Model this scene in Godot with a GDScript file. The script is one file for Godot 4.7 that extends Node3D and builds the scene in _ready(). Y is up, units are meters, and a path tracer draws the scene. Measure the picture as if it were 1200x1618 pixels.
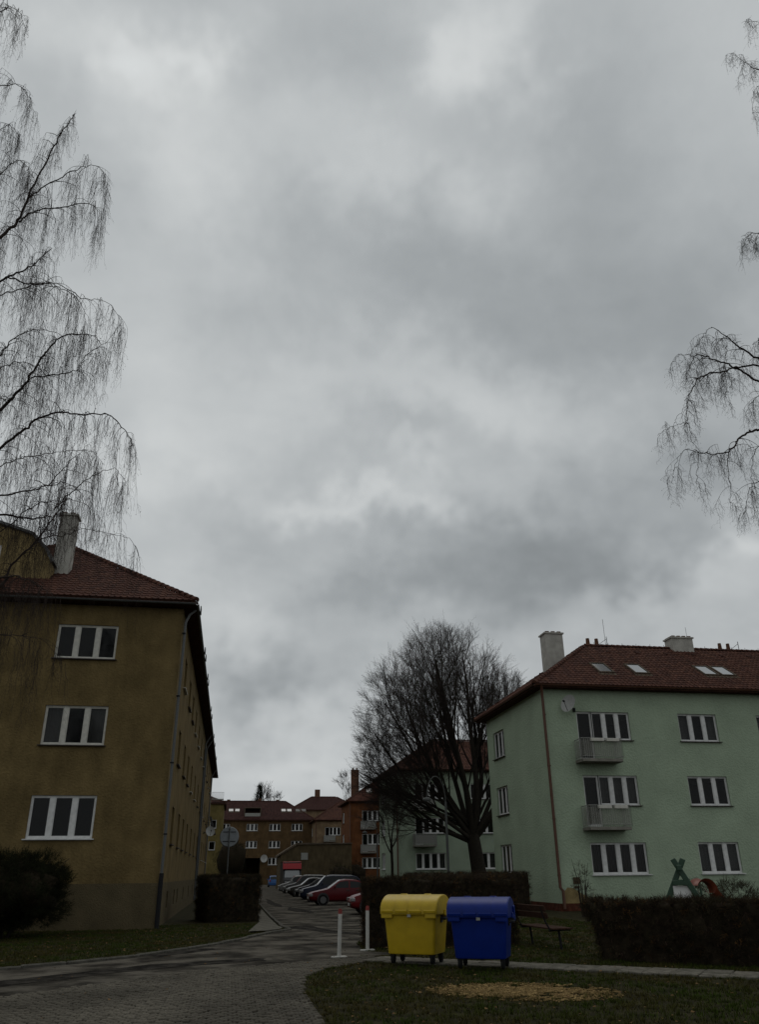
extends Node3D
# Street axes: -Z runs down the street, +X to the side of the green blocks, y up, metres.

const EYE := 1.75
const PHOTO_W := 1200.0
const PHOTO_H := 1618.0
const FOCAL := 1266.0
var cam_r: Vector3
var cam_u: Vector3
var cam_f: Vector3
var rng := RandomNumberGenerator.new()
var M := {}
var taken := {}
var UP := Vector3.UP

# ---------------------------------------------------------------- mesh builder
class MB:
	var v := PackedVector3Array()
	var n := PackedVector3Array()
	func tri(a: Vector3, b: Vector3, c: Vector3) -> void:      # counter-clockwise seen from outside
		var nn := (b - a).cross(c - a).normalized()
		v.push_back(a); v.push_back(c); v.push_back(b)
		n.push_back(nn); n.push_back(nn); n.push_back(nn)
	func quad(a: Vector3, b: Vector3, c: Vector3, d: Vector3) -> void:
		tri(a, b, c); tri(a, c, d)
	func trin(a: Vector3, b: Vector3, c: Vector3, na: Vector3, nb: Vector3, nc: Vector3) -> void:
		v.push_back(a); v.push_back(c); v.push_back(b)
		n.push_back(na); n.push_back(nc); n.push_back(nb)
	func box(lo: Vector3, hi: Vector3) -> void:
		obox(Transform3D(Basis(), (lo + hi) * 0.5), hi - lo)
	func obox(t: Transform3D, s: Vector3) -> void:
		var h := s * 0.5
		var p: Array[Vector3] = []
		for i in 8:
			p.push_back(t * Vector3(h.x if i & 1 else -h.x, h.y if i & 2 else -h.y, h.z if i & 4 else -h.z))
		quad(p[4], p[5], p[7], p[6]); quad(p[1], p[0], p[2], p[3])
		quad(p[5], p[1], p[3], p[7]); quad(p[0], p[4], p[6], p[2])
		quad(p[6], p[7], p[3], p[2]); quad(p[0], p[1], p[5], p[4])
	# box with small chamfers on all edges along its vertical and top edges
	func cbox(t: Transform3D, s: Vector3, c: float) -> void:
		var h := s * 0.5
		var rings: Array = []
		for q in [[-h.y, c * 0.2], [-h.y + c, 0.0], [h.y - c, 0.0], [h.y, c]]:
			var r := PackedVector3Array()
			var ix: float = h.x - float(q[1])
			var iz: float = h.z - float(q[1])
			var y: float = q[0]
			for k in [[1, 1], [-1, 1], [-1, -1], [1, -1]]:
				var sx: float = k[0]
				var sz: float = k[1]
				var a := Vector3(sx * ix, y, sz * (iz - c))
				var b := Vector3(sx * (ix - c), y, sz * iz)
				if sx * sz > 0:
					r.push_back(t * a); r.push_back(t * b)
				else:
					r.push_back(t * b); r.push_back(t * a)
			rings.push_back(r)
		for i in 3:
			var r0: PackedVector3Array = rings[i]
			var r1: PackedVector3Array = rings[i + 1]
			for k in 8:
				var m := (k + 1) % 8
				quad(r0[m], r0[k], r1[k], r1[m])
		var top: PackedVector3Array = rings[3]
		var bot: PackedVector3Array = rings[0]
		for k in range(1, 7):
			tri(top[0], top[k + 1], top[k])
			tri(bot[0], bot[k], bot[k + 1])
	func tube(pts: PackedVector3Array, rad: PackedFloat32Array, sides: int, caps := true) -> void:
		var m := pts.size()
		if m < 2:
			return
		var d := (pts[1] - pts[0]).normalized()
		var x := d.cross(Vector3(0.31, 0.2, 0.93) if absf(d.y) > 0.9 else Vector3.UP).normalized()
		var pr := PackedVector3Array()
		var pn := PackedVector3Array()
		for i in m:
			if i > 0:
				var e := (pts[mini(i + 1, m - 1)] - pts[i - 1])
				if e.length_squared() > 1e-12:
					d = e.normalized()
			x = (x - d * x.dot(d)).normalized()
			var y := d.cross(x)
			var cr := PackedVector3Array()
			var cn := PackedVector3Array()
			for k in sides:
				var a := TAU * k / sides
				var w := x * cos(a) + y * sin(a)
				cn.push_back(w)
				cr.push_back(pts[i] + w * rad[i])
			if i > 0:
				for k in sides:
					var q := (k + 1) % sides
					trin(pr[k], pr[q], cr[q], pn[k], pn[q], cn[q])
					trin(pr[k], cr[q], cr[k], pn[k], cn[q], cn[k])
			if caps and (i == 0 or i == m - 1):
				for k in range(1, sides - 1):
					if i == 0:
						tri(cr[0], cr[k + 1], cr[k])
					else:
						tri(cr[0], cr[k], cr[k + 1])
			pr = cr; pn = cn
	func rod(a: Vector3, b: Vector3, r: float, sides := 6) -> void:
		tube(PackedVector3Array([a, b]), PackedFloat32Array([r, r]), sides)
	# polygon (counter-clockwise in x,y) pushed from z0 to z1, put through t
	func prism(t: Transform3D, poly: PackedVector2Array, z0: float, z1: float) -> void:
		var idx := Geometry2D.triangulate_polygon(poly)
		for i in range(0, idx.size(), 3):
			var a := poly[idx[i]]; var b := poly[idx[i + 1]]; var c := poly[idx[i + 2]]
			if (b - a).cross(c - a) < 0:
				var s := b; b = c; c = s
			tri(t * Vector3(a.x, a.y, z1), t * Vector3(b.x, b.y, z1), t * Vector3(c.x, c.y, z1))
			tri(t * Vector3(a.x, a.y, z0), t * Vector3(c.x, c.y, z0), t * Vector3(b.x, b.y, z0))
		for i in poly.size():
			var a := poly[i]; var b := poly[(i + 1) % poly.size()]
			quad(t * Vector3(a.x, a.y, z0), t * Vector3(b.x, b.y, z0), t * Vector3(b.x, b.y, z1), t * Vector3(a.x, a.y, z1))
	# rings of equal size joined by quads with smooth normals
	func loft(rings: Array, closed := true, flip := false) -> void:
		var rn := rings.size()
		var cn: int = rings[0].size()
		var nor: Array = []
		for i in rn:
			var a: PackedVector3Array = rings[maxi(i - 1, 0)]
			var b: PackedVector3Array = rings[mini(i + 1, rn - 1)]
			var c: PackedVector3Array = rings[i]
			var o := PackedVector3Array()
			for k in cn:
				var k0 := (k - 1 + cn) % cn if closed else maxi(k - 1, 0)
				var k1 := (k + 1) % cn if closed else mini(k + 1, cn - 1)
				var w := (c[k1] - c[k0]).cross(b[k] - a[k]).normalized()
				o.push_back(-w if flip else w)
			nor.push_back(o)
		for i in rn - 1:
			var a: PackedVector3Array = rings[i]
			var b: PackedVector3Array = rings[i + 1]
			for k in (cn if closed else cn - 1):
				var q := (k + 1) % cn
				if flip:
					trin(a[k], b[q], a[q], nor[i][k], nor[i + 1][q], nor[i][q])
					trin(a[k], b[k], b[q], nor[i][k], nor[i + 1][k], nor[i + 1][q])
				else:
					trin(a[k], a[q], b[q], nor[i][k], nor[i][q], nor[i + 1][q])
					trin(a[k], b[q], b[k], nor[i][k], nor[i + 1][q], nor[i + 1][k])
	func fan(r: PackedVector3Array, flip := false) -> void:
		var c := Vector3.ZERO
		for p in r:
			c += p
		c /= r.size()
		for k in r.size():
			var q := (k + 1) % r.size()
			if flip:
				tri(c, r[q], r[k])
			else:
				tri(c, r[k], r[q])
	func mesh() -> ArrayMesh:
		var a := []
		a.resize(Mesh.ARRAY_MAX)
		a[Mesh.ARRAY_VERTEX] = v
		a[Mesh.ARRAY_NORMAL] = n
		var m := ArrayMesh.new()
		m.add_surface_from_arrays(Mesh.PRIMITIVE_TRIANGLES, a)
		return m

# ---------------------------------------------------------------- naming helpers
func numbered(called: String) -> String:
	var k: int = taken.get(called, 0)
	taken[called] = k + 1
	return called if k == 0 else "%s_%03d" % [called, k]

func meta(o: Node, label: String, category := "", group := "", kind := "") -> void:
	if label: o.set_meta("label", label)
	if category: o.set_meta("category", category)
	if group: o.set_meta("group", group)
	if kind: o.set_meta("kind", kind)

func thing(called: String, at: Vector3, turn: float, label: String, category: String, group := "") -> Node3D:
	var o := Node3D.new()
	o.name = numbered(called)
	add_child(o)
	o.position = at
	o.rotation.y = turn
	meta(o, label, category, group)
	return o

func part(p: Node, called: String, m: Mesh, mt: Material) -> MeshInstance3D:
	var o := MeshInstance3D.new()
	o.name = called
	o.mesh = m
	o.material_override = mt
	p.add_child(o, true)
	return o

func pmb(p: Node, called: String, b: MB, mt: Material) -> MeshInstance3D:
	return part(p, called, b.mesh(), mt)

func setting(called: String, b: MB, mt: Material) -> MeshInstance3D:
	var o := MeshInstance3D.new()
	o.name = numbered(called)
	o.mesh = b.mesh()
	o.material_override = mt
	add_child(o)
	o.set_meta("kind", "structure")
	return o

func many(p: Node, called: String, m: Mesh, mt: Material, xs: Array, cols = null) -> MultiMeshInstance3D:
	var mm := MultiMesh.new()
	mm.transform_format = MultiMesh.TRANSFORM_3D
	mm.use_colors = cols != null
	mm.mesh = m
	mm.instance_count = xs.size()
	for i in xs.size():
		mm.set_instance_transform(i, xs[i])
		if cols != null:
			mm.set_instance_color(i, cols[i])
	var o := MultiMeshInstance3D.new()
	o.name = called
	o.multimesh = mm
	o.material_override = mt
	p.add_child(o, true)
	o.set_meta("kind", "stuff")
	return o

# ---------------------------------------------------------------- pixels of the photograph to directions
func pray(px: float, py: float) -> Vector3:
	return ((px - PHOTO_W / 2) / FOCAL * cam_r - (py - PHOTO_H / 2) / FOCAL * cam_u + cam_f).normalized()
func pz(px: float, py: float, z: float) -> Vector3:
	var d := pray(px, py)
	return Vector3(0, EYE, 0) + d * (z / d.z)
func pg(px: float, py: float) -> Vector3:
	var d := pray(px, py)
	return Vector3(0, EYE, 0) + d * (-EYE / d.y)

# ---------------------------------------------------------------- materials
func noise(seed_: int, freq: float, oct := 4, kind := FastNoiseLite.TYPE_SIMPLEX_SMOOTH) -> FastNoiseLite:
	var f := FastNoiseLite.new()
	f.seed = seed_
	f.frequency = freq
	f.noise_type = kind
	f.fractal_type = FastNoiseLite.FRACTAL_FBM
	f.fractal_octaves = oct
	return f

# grey texture: sum of [seamless noise image, weight, contrast] round 1, scaled to albedo multiplier
func grey_tex(size: int, layers: Array, lo := 0.35, hi := 1.0) -> ImageTexture:
	var acc := PackedFloat32Array()
	acc.resize(size * size)
	acc.fill(0.78)
	for l in layers:
		# a third value stretches the layer into upright streaks
		var tall: int = l[2] if l.size() > 2 else 1
		var im: Image = (l[0] as FastNoiseLite).get_seamless_image(size, size / tall, false, false, 0.15, true)
		im.convert(Image.FORMAT_L8)
		if tall > 1:
			im.resize(size, size, Image.INTERPOLATE_BILINEAR)
		var d := im.get_data()
		var w: float = l[1]
		for i in size * size:
			acc[i] += (d[i] / 255.0 - 0.5) * w
	var out := PackedByteArray()
	out.resize(size * size)
	for i in size * size:
		out[i] = int(clampf(acc[i], lo, hi) * 255.0)
	return ImageTexture.create_from_image(Image.create_from_data(size, size, false, Image.FORMAT_L8, out))

func normal_tex(f: FastNoiseLite, size: int, strength: float) -> ImageTexture:
	var im := f.get_seamless_image(size, size, false, false, 0.15, true)
	im.convert(Image.FORMAT_RGBA8)
	im.bump_map_to_normal_map(strength)
	return ImageTexture.create_from_image(im)

func mat(r: float, g: float, b: float, rough := 0.85, tex: Texture2D = null, scale := 0.25, nrm: Texture2D = null, nscale := 0.6) -> StandardMaterial3D:
	var m := StandardMaterial3D.new()
	var k := 1.28 if tex else 1.0
	m.albedo_color = Color(minf(r * k, 1), minf(g * k, 1), minf(b * k, 1)).linear_to_srgb()
	m.roughness = rough
	if rough >= 0.8:
		m.metallic_specular = 0.18
	if tex:
		m.albedo_texture = tex
	if nrm:
		m.normal_enabled = true
		m.normal_texture = nrm
		m.normal_scale = nscale
	if tex or nrm:
		m.uv1_triplanar = true
		m.uv1_world_triplanar = true
		m.uv1_scale = Vector3.ONE * scale
	return m

func glass_mat(r: float, g: float, b: float, a: float) -> StandardMaterial3D:
	var m := StandardMaterial3D.new()
	m.albedo_color = Color(r, g, b, a)
	m.transparency = BaseMaterial3D.TRANSPARENCY_ALPHA
	m.roughness = 0.03
	m.metallic_specular = 0.27
	return m

func make_materials() -> void:
	var plaster := grey_tex(1024, [[noise(3, 0.003, 3), 0.13], [noise(4, 0.03, 4), 0.06], [noise(5, 0.25, 2), 0.12]])
	var streaky := grey_tex(1024, [[noise(8, 0.004, 3), 0.16], [noise(9, 0.012, 4), 0.11, 4], [noise(4, 0.03, 4), 0.07], [noise(5, 0.25, 2), 0.13]])
	var soft_wall := grey_tex(1024, [[noise(3, 0.003, 3), 0.07], [noise(4, 0.03, 4), 0.04], [noise(5, 0.25, 2), 0.11]])
	var soft := grey_tex(512, [[noise(6, 0.01, 3), 0.1], [noise(7, 0.3, 2), 0.05]])
	var stained := grey_tex(1024, [[noise(13, 0.006, 4), 0.42], [noise(14, 0.04, 4), 0.22], [noise(15, 0.22, 2), 0.18]])
	var asph := grey_tex(1024, [[noise(23, 0.006, 4), 0.8], [noise(24, 0.03, 3), 0.25], [noise(25, 0.35, 2), 0.3]], 0.2)
	var soil := grey_tex(1024, [[noise(33, 0.008, 4), 0.5], [noise(34, 0.06, 4), 0.4], [noise(35, 0.3, 2), 0.3]], 0.15)
	var fine := grey_tex(512, [[noise(43, 0.02, 4), 0.25], [noise(44, 0.2, 3), 0.22]])
	var nfine := normal_tex(noise(54, 0.12, 3), 512, 3.0)
	M.mustard = mat(0.188, 0.136, 0.060, 0.92, streaky, 0.14, nfine, 0.5)
	M.mustard_plinth = mat(0.13, 0.104, 0.06, 0.95, plaster, 0.25, nfine, 0.8)
	M.dormer = mat(0.30, 0.225, 0.105, 0.92, streaky, 0.3, nfine, 0.5)
	M.green = mat(0.42, 0.51, 0.372, 0.92, soft_wall, 0.12, nfine, 0.4)
	M.green_far = mat(0.36, 0.43, 0.325, 0.92, soft_wall, 0.12)
	M.green_pale = mat(0.42, 0.47, 0.36, 0.92, plaster, 0.2)
	M.orange = mat(0.165, 0.066, 0.028, 0.92, streaky, 0.16)
	M.cream = mat(0.25, 0.175, 0.105, 0.92, streaky, 0.16)
	M.brown = mat(0.135, 0.086, 0.042, 0.92, streaky, 0.14)
	M.ochre = mat(0.18, 0.142, 0.055, 0.92, streaky, 0.2)
	M.garage = mat(0.105, 0.08, 0.046, 0.92, streaky, 0.2)
	M.plinth_red = mat(0.10, 0.035, 0.022, 0.9, stained, 0.4)
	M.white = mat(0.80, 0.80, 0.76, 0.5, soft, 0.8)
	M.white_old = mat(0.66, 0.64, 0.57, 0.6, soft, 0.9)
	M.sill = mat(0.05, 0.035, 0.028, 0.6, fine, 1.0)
	M.whitewash = mat(0.52, 0.50, 0.45, 0.9, plaster, 0.45, nfine, 0.7)
	M.tile_a = mat(0.096, 0.043, 0.031, 0.85, stained, 0.7)
	M.tile_b = mat(0.08, 0.038, 0.029, 0.85, stained, 0.8)
	M.tile_c = mat(0.113, 0.052, 0.036, 0.85, stained, 0.6)
	M.tile = mat(1, 1, 1, 0.85, stained, 0.7)
	M.tile.vertex_color_use_as_albedo = true
	M.deck = mat(0.09, 0.045, 0.032, 0.9, stained, 0.5)
	M.soffit = mat(0.125, 0.098, 0.072, 0.9, stained, 0.6)
	M.pipe_zinc = mat(0.10, 0.104, 0.102, 0.6, fine, 1.2)
	M.pipe_brown = mat(0.115, 0.045, 0.022, 0.55, fine, 1.2)
	M.iron = mat(0.026, 0.026, 0.028, 0.85, fine, 2.0)
	M.rail = mat(0.33, 0.33, 0.30, 0.55, soft, 1.5)
	M.concrete = mat(0.27, 0.255, 0.22, 0.9, plaster, 0.5, nfine, 0.6)
	M.slab_a = mat(0.15, 0.14, 0.115, 0.92, stained, 0.6, nfine, 0.8)
	M.slab_b = mat(0.13, 0.122, 0.10, 0.92, stained, 0.5, nfine, 0.8)
	M.slab_c = mat(0.165, 0.152, 0.125, 0.92, stained, 0.7, nfine, 0.8)
	M.kerb = mat(0.10, 0.095, 0.08, 0.9, stained, 0.7, nfine, 0.6)
	M.asphalt = mat(0.082, 0.074, 0.061, 0.95, asph, 0.10, nfine, 0.6)
	M.asphalt.metallic_specular = 0.1
	M.asphalt_patch = mat(0.032, 0.029, 0.025, 0.92, asph, 0.3, nfine, 0.6)
	M.asphalt_patch.metallic_specular = 0.1
	M.sett = mat(1, 1, 1, 0.85, fine, 1.5, nfine, 0.5)
	M.sett.vertex_color_use_as_albedo = true
	M.sett_bed = mat(0.035, 0.032, 0.026, 0.95, soil, 0.5)
	M.soil = mat(0.030, 0.027, 0.011, 0.97, soil, 0.3)
	M.blade = StandardMaterial3D.new()
	M.blade.vertex_color_use_as_albedo = true
	M.blade.metallic_specular = 0.12
	M.blade.roughness = 0.9
	M.bark = mat(0.045, 0.038, 0.031, 0.95, stained, 1.2, nfine, 1.0)
	M.twig = mat(0.040, 0.031, 0.027, 0.9)
	M.birch_bark = mat(0.30, 0.29, 0.26, 0.9, stained, 1.4, nfine, 0.8)
	M.hedge_core = mat(0.032, 0.025, 0.016, 1.0, soil, 0.8)
	M.hedge_twig = StandardMaterial3D.new()
	M.hedge_twig.vertex_color_use_as_albedo = true
	M.hedge_twig.metallic_specular = 0.12
	M.hedge_twig.roughness = 0.95
	M.glass = glass_mat(0.05, 0.06, 0.06, 0.42)
	M.skyglass = mat(0.06, 0.07, 0.075, 0.08)
	M.skyglass.metallic_specular = 0.9
	M.skyglass.clearcoat_enabled = true
	M.skyglass.clearcoat_roughness = 0.03
	M.carglass = mat(0.012, 0.014, 0.015, 0.06)
	M.carglass.metallic_specular = 0.3
	M.curtain = mat(0.34, 0.34, 0.32, 0.95, fine, 1.5)
	M.curtain_dark = mat(0.10, 0.085, 0.075, 0.95, fine, 1.5)
	M.interior = mat(0.11, 0.10, 0.09, 0.95)
	M.rubber = mat(0.014, 0.014, 0.014, 0.85)
	M.rim = mat(0.12, 0.12, 0.12, 0.4)
	M.rim.metallic = 0.6
	M.plastic_dark = mat(0.02, 0.02, 0.021, 0.6)
	M.lamp_clear = mat(0.22, 0.22, 0.22, 0.15)
	M.lamp_red = mat(0.30, 0.02, 0.015, 0.2)
	M.bin_yellow = mat(0.54, 0.37, 0.014, 0.4, soft, 0.9)
	M.bin_yellow.metallic_specular = 0.4
	M.bin_blue = mat(0.002, 0.020, 0.19, 0.4, soft, 0.9)
	M.bin_blue.metallic_specular = 0.3
	M.post_red = mat(0.26, 0.03, 0.022, 0.6, fine, 2.0)
	M.post_white = mat(0.54, 0.53, 0.49, 0.6, soft, 1.2)
	M.bench = mat(0.055, 0.03, 0.021, 0.9, stained, 1.5, nfine, 0.5)
	M.play_green = mat(0.018, 0.062, 0.030, 0.5, fine, 1.5)
	M.play_orange = mat(0.22, 0.045, 0.018, 0.5, soft, 1.5)
	M.paper = mat(0.66, 0.66, 0.64, 0.8)
	M.sign_back = mat(0.25, 0.275, 0.29, 0.5, soft, 1.0)
	M.lamp_metal = mat(0.08, 0.085, 0.08, 0.7, soft, 1.0)
	M.wire_panel = glass_mat(0.62, 0.62, 0.58, 0.3)
	M.wire_panel.roughness = 0.6
	M.dish = mat(0.46, 0.46, 0.44, 0.6, soft, 1.5)
	M.chip = StandardMaterial3D.new()
	M.chip.vertex_color_use_as_albedo = true
	M.chip.metallic_specular = 0.12
	M.chip.roughness = 0.9
	M.pot = mat(0.16, 0.085, 0.055, 0.9, stained, 1.0)
	M.conifer = mat(0.016, 0.022, 0.012, 0.95)

func car_paint(r: float, g: float, b: float) -> StandardMaterial3D:
	var m := mat(r, g, b, 0.32)
	m.metallic_specular = 0.3
	return m

# ---------------------------------------------------------------- sky
func make_sky() -> Sky:
	var w := 2048
	var h := 1024
	var im := Image.create(w, h, false, Image.FORMAT_RGBF)
	var big := noise(101, 1.5, 5)
	var small := noise(102, 5.0, 4)
	var wisp := noise(105, 2.6, 5)
	wisp.domain_warp_enabled = true
	wisp.domain_warp_amplitude = 0.35
	wisp.domain_warp_frequency = 2.0
	var wx := noise(103, 3.0, 3)
	var wy := noise(104, 3.0, 3)
	# cloud masses seen in the photograph: px, py, half-width, half-height, thickness (+ brighter gap, - darker base)
	var blobs := [
		[235, 95, 90, 55, 0.10], [330, 215, 130, 100, 0.06], [800, 70, 90, 90, 0.09], [735, 105, 45, 45, 0.05], [650, 285, 110, 55, 0.05],
		[555, 220, 120, 90, 0.03], [585, 785, 80, 26, 0.085], [660, 740, 60, 20, 0.03], [780, 640, 150, 60, 0.06], [330, 730, 130, 70, 0.06], [270, 560, 120, 120, 0.04], [1130, 885, 70, 28, 0.10],
		[1060, 935, 80, 30, 0.06], [420, 1205, 130, 40, 0.07], [330, 980, 90, 60, 0.04], [480, 1130, 80, 30, 0.03], [480, 620, 120, 60, 0.03], [250, 300, 120, 120, 0.04], [120, 60, 150, 100, 0.05],
		[880, 500, 230, 110, -0.055], [1000, 350, 220, 200, -0.05], [640, 470, 150, 70, -0.035], [410, 1085, 100, 40, -0.085], [500, 1040, 110, 45, -0.05], [620, 945, 160, 45, -0.065], [985, 915, 110, 40, -0.075],
		[860, 860, 170, 60, -0.07], [1000, 780, 200, 70, -0.055], [650, 700, 170, 28, -0.035], [740, 880, 170, 70, -0.055], [380, 500, 100, 60, -0.02], [520, 400, 80, 60, -0.015],
		[470, 850, 60, 40, -0.03], [960, 140, 140, 160, -0.03], [1120, 620, 120, 200, -0.04], [560, 60, 120, 60, -0.02], [760, 1000, 200, 60, -0.03]]
	for y in h:
		var th := PI * (y + 0.5) / h
		var sy := sin(th)
		var dy := cos(th)
		for x in w:
			if dy < -0.05:
				im.set_pixel(x, y, Color(0.05, 0.047, 0.04))
				continue
			var ph := TAU * (x + 0.5) / w
			var d := Vector3(sy * sin(ph), dy, -sy * cos(ph))
			# a flat cloud deck overhead: look the noise up where the ray meets it
			var q := d / (maxf(d.y, 0.0) + 0.28)
			var b := big.get_noise_3d(q.x, q.z * 1.0, 3.0)
			var s := small.get_noise_3d(q.x * 0.9, q.z * 1.4, 7.0)
			var l := 0.485 + b * 0.05 + s * 0.032 + wisp.get_noise_3d(q.x, q.z * 1.3, 1.0) * 0.028
			var fz := d.dot(cam_f)
			if fz > 0.45:
				var px := PHOTO_W / 2 + FOCAL * d.dot(cam_r) / fz
				var py := PHOTO_H / 2 - FOCAL * d.dot(cam_u) / fz
				if px > -500 and px < 1700 and py > -500:
					px += wx.get_noise_3d(d.x, d.y, d.z) * 130.0 + wx.get_noise_3d(d.x * 4, d.y * 4, d.z * 4) * 60.0 + wx.get_noise_3d(d.x * 13, d.y * 13, d.z * 13) * 26.0
					py += wy.get_noise_3d(d.x, d.y, d.z) * 80.0 + wy.get_noise_3d(d.x * 4, d.y * 4, d.z * 4) * 45.0 + wy.get_noise_3d(d.x * 13, d.y * 13, d.z * 13) * 20.0
					for k in blobs:
						var ex: float = (px - k[0]) / k[2]
						var ey: float = (py - k[1]) / k[3]
						var e := ex * ex + ey * ey
						if e < 5.0:
							l += float(k[4]) * 1.55 * exp(-e * 0.8)
			l = clampf(l, 0.16, 0.72)
			# thin places are neutral, thick ones a little blue
			var c := clampf((l - 0.28) / 0.34, 0.0, 1.0)
			im.set_pixel(x, y, Color(l * lerpf(0.925, 0.965, c), l, l * lerpf(1.045, 1.005, c)))
	var pm := PanoramaSkyMaterial.new()
	pm.panorama = ImageTexture.create_from_image(im)
	var sk := Sky.new()
	sk.sky_material = pm
	return sk

# ---------------------------------------------------------------- building pieces
# wall in the plane through o spanned by ux and y, with real openings [u, v, w, h]
func wall(p: Node, o: Vector3, ux: Vector3, w: float, h: float, ops: Array, mt: Material, y0 := 0.0, thick := 0.3) -> void:
	var nn := ux.cross(UP)
	var us := [0.0, w]
	var vs := [y0, h]
	for q in ops:
		us.push_back(q[0]); us.push_back(q[0] + q[2]); vs.push_back(q[1]); vs.push_back(q[1] + q[3])
	us.sort(); vs.sort()
	var b := MB.new()
	for i in us.size() - 1:
		var u0: float = us[i]
		var u1: float = us[i + 1]
		if u1 - u0 < 0.001: continue
		for j in vs.size() - 1:
			var v0: float = vs[j]
			var v1: float = vs[j + 1]
			if v1 - v0 < 0.001: continue
			var um := (u0 + u1) / 2
			var vm := (v0 + v1) / 2
			var hole := false
			for q in ops:
				if um > q[0] and um < q[0] + q[2] and vm > q[1] and vm < q[1] + q[3]:
					hole = true
			if hole: continue
			var a := o + ux * u0 + UP * v0
			var c := o + ux * u1 + UP * v1
			var bb := o + ux * u1 + UP * v0
			var d := o + ux * u0 + UP * v1
			b.quad(a, bb, c, d)
			var k := -nn * thick
			b.quad(bb + k, a + k, d + k, c + k)
	for q in ops:
		var a: Vector3 = o + ux * float(q[0]) + UP * float(q[1])
		var bb: Vector3 = a + ux * float(q[2])
		var c: Vector3 = bb + UP * float(q[3])
		var d: Vector3 = a + UP * float(q[3])
		var k := -nn * thick
		b.quad(a, a + k, bb + k, bb); b.quad(d, c, c + k, d + k); b.quad(a, d, d + k, a + k); b.quad(bb, bb + k, c + k, c)
	pmb(p, "wall", b, mt)

# window set in an opening: t has its origin at the lower left of the opening, x along the wall, z outward
func window(p: Node, t: Transform3D, w: float, h: float, panes: int, o := {}) -> MeshInstance3D:
	var rec: float = o.get("recess", 0.10)
	var fr := 0.055
	var mul: float = o.get("mullion", 0.15)
	var fm: Material = o.get("mat", M.white)
	var b := MB.new()
	var z0 := -rec - 0.07
	var z1 := -rec
	b.box(Vector3(0, 0, z0), Vector3(fr, h, z1))
	b.box(Vector3(w - fr, 0, z0), Vector3(w, h, z1))
	b.box(Vector3(fr, 0, z0), Vector3(w - fr, fr * 1.3, z1))
	b.box(Vector3(fr, h - fr, z0), Vector3(w - fr, h, z1))
	var pw := (w - 2 * fr - mul * (panes - 1)) / panes
	var wm := MeshInstance3D.new()
	var rects: Array = []
	for i in panes:
		var x0 := fr + i * (pw + mul)
		if i > 0:
			b.box(Vector3(x0 - mul, fr * 1.3, z0), Vector3(x0, h - fr, z1))
		# sash: thin inner frame set back from the outer one
		var s := 0.035
		var za := z0 + 0.005
		var zb := z1 - 0.022
		var ya := fr * 1.3
		var yb := h - fr
		b.box(Vector3(x0, ya, za), Vector3(x0 + s, yb, zb)); b.box(Vector3(x0 + pw - s, ya, za), Vector3(x0 + pw, yb, zb))
		b.box(Vector3(x0 + s, ya, za), Vector3(x0 + pw - s, ya + s, zb)); b.box(Vector3(x0 + s, yb - s, za), Vector3(x0 + pw - s, yb, zb))
		rects.push_back([x0 + s, ya + s, pw - 2 * s, yb - ya - 2 * s])
	var win := pmb(p, "window", b, fm)
	win.transform = t
	for i in rects.size():
		var r: Array = rects[i]
		var g := MB.new()
		var zc := z0 + 0.02
		g.box(Vector3(r[0] - 0.003, r[1] - 0.003, zc), Vector3(r[0] + r[2] + 0.003, r[1] + r[3] + 0.003, zc + 0.006))
		pmb(win, "pane", g, o.get("glass", M.glass))
	if o.get("sill", true):
		var s := MB.new()
		s.obox(Transform3D(Basis(Vector3.RIGHT, 0.08), Vector3(w / 2, -0.015, -rec / 2 + 0.045)), Vector3(w + 0.16, 0.035, rec + 0.15))
		pmb(win, "sill", s, o.get("sill_mat", M.sill))
	var cur: String = o.get("curtain", "")
	if cur != "":
		var spans := [[0.0, 1.0]] if cur != "half" else [[0.0, 0.3], [0.68, 1.0]]
		for sp in spans:
			var c := MB.new()
			var zc := z0 - 0.12
			var wa: float = w * sp[0]
			var ww: float = w * (sp[1] - sp[0])
			var n := maxi(3, int(ww / 0.06))
			for i in n:
				var xa := wa + ww * i / n
				var xb := wa + ww * (i + 1) / n
				var da := sin(i * 1.7) * 0.02
				var db := sin((i + 1) * 1.7) * 0.02
				c.quad(Vector3(xa, 0, zc + da), Vector3(xb, 0, zc + db), Vector3(xb, h, zc + db), Vector3(xa, h, zc + da))
			pmb(win, "curtain", c, M.curtain_dark if cur == "dark" else M.curtain)
	return win

func tile_mesh() -> ArrayMesh:
	# one interlocking clay tile: 0.26 wide, 0.40 long, a roll on one side; lower end thick
	var b := MB.new()
	var prof := [[-0.13, 0.0], [-0.05, -0.012], [0.05, -0.004], [0.085, 0.03], [0.13, 0.008]]
	for i in 4:
		var x0: float = prof[i][0]; var y0: float = prof[i][1]
		var x1: float = prof[i + 1][0]; var y1: float = prof[i + 1][1]
		b.quad(Vector3(x0, y0 + 0.05, 0), Vector3(x1, y1 + 0.05, 0), Vector3(x1, y1 + 0.018, -0.40), Vector3(x0, y0 + 0.018, -0.40))
		b.quad(Vector3(x0, -0.005, 0), Vector3(x1, -0.005, 0), Vector3(x1, y1 + 0.05, 0), Vector3(x0, y0 + 0.05, 0))
	return b.mesh()

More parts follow.
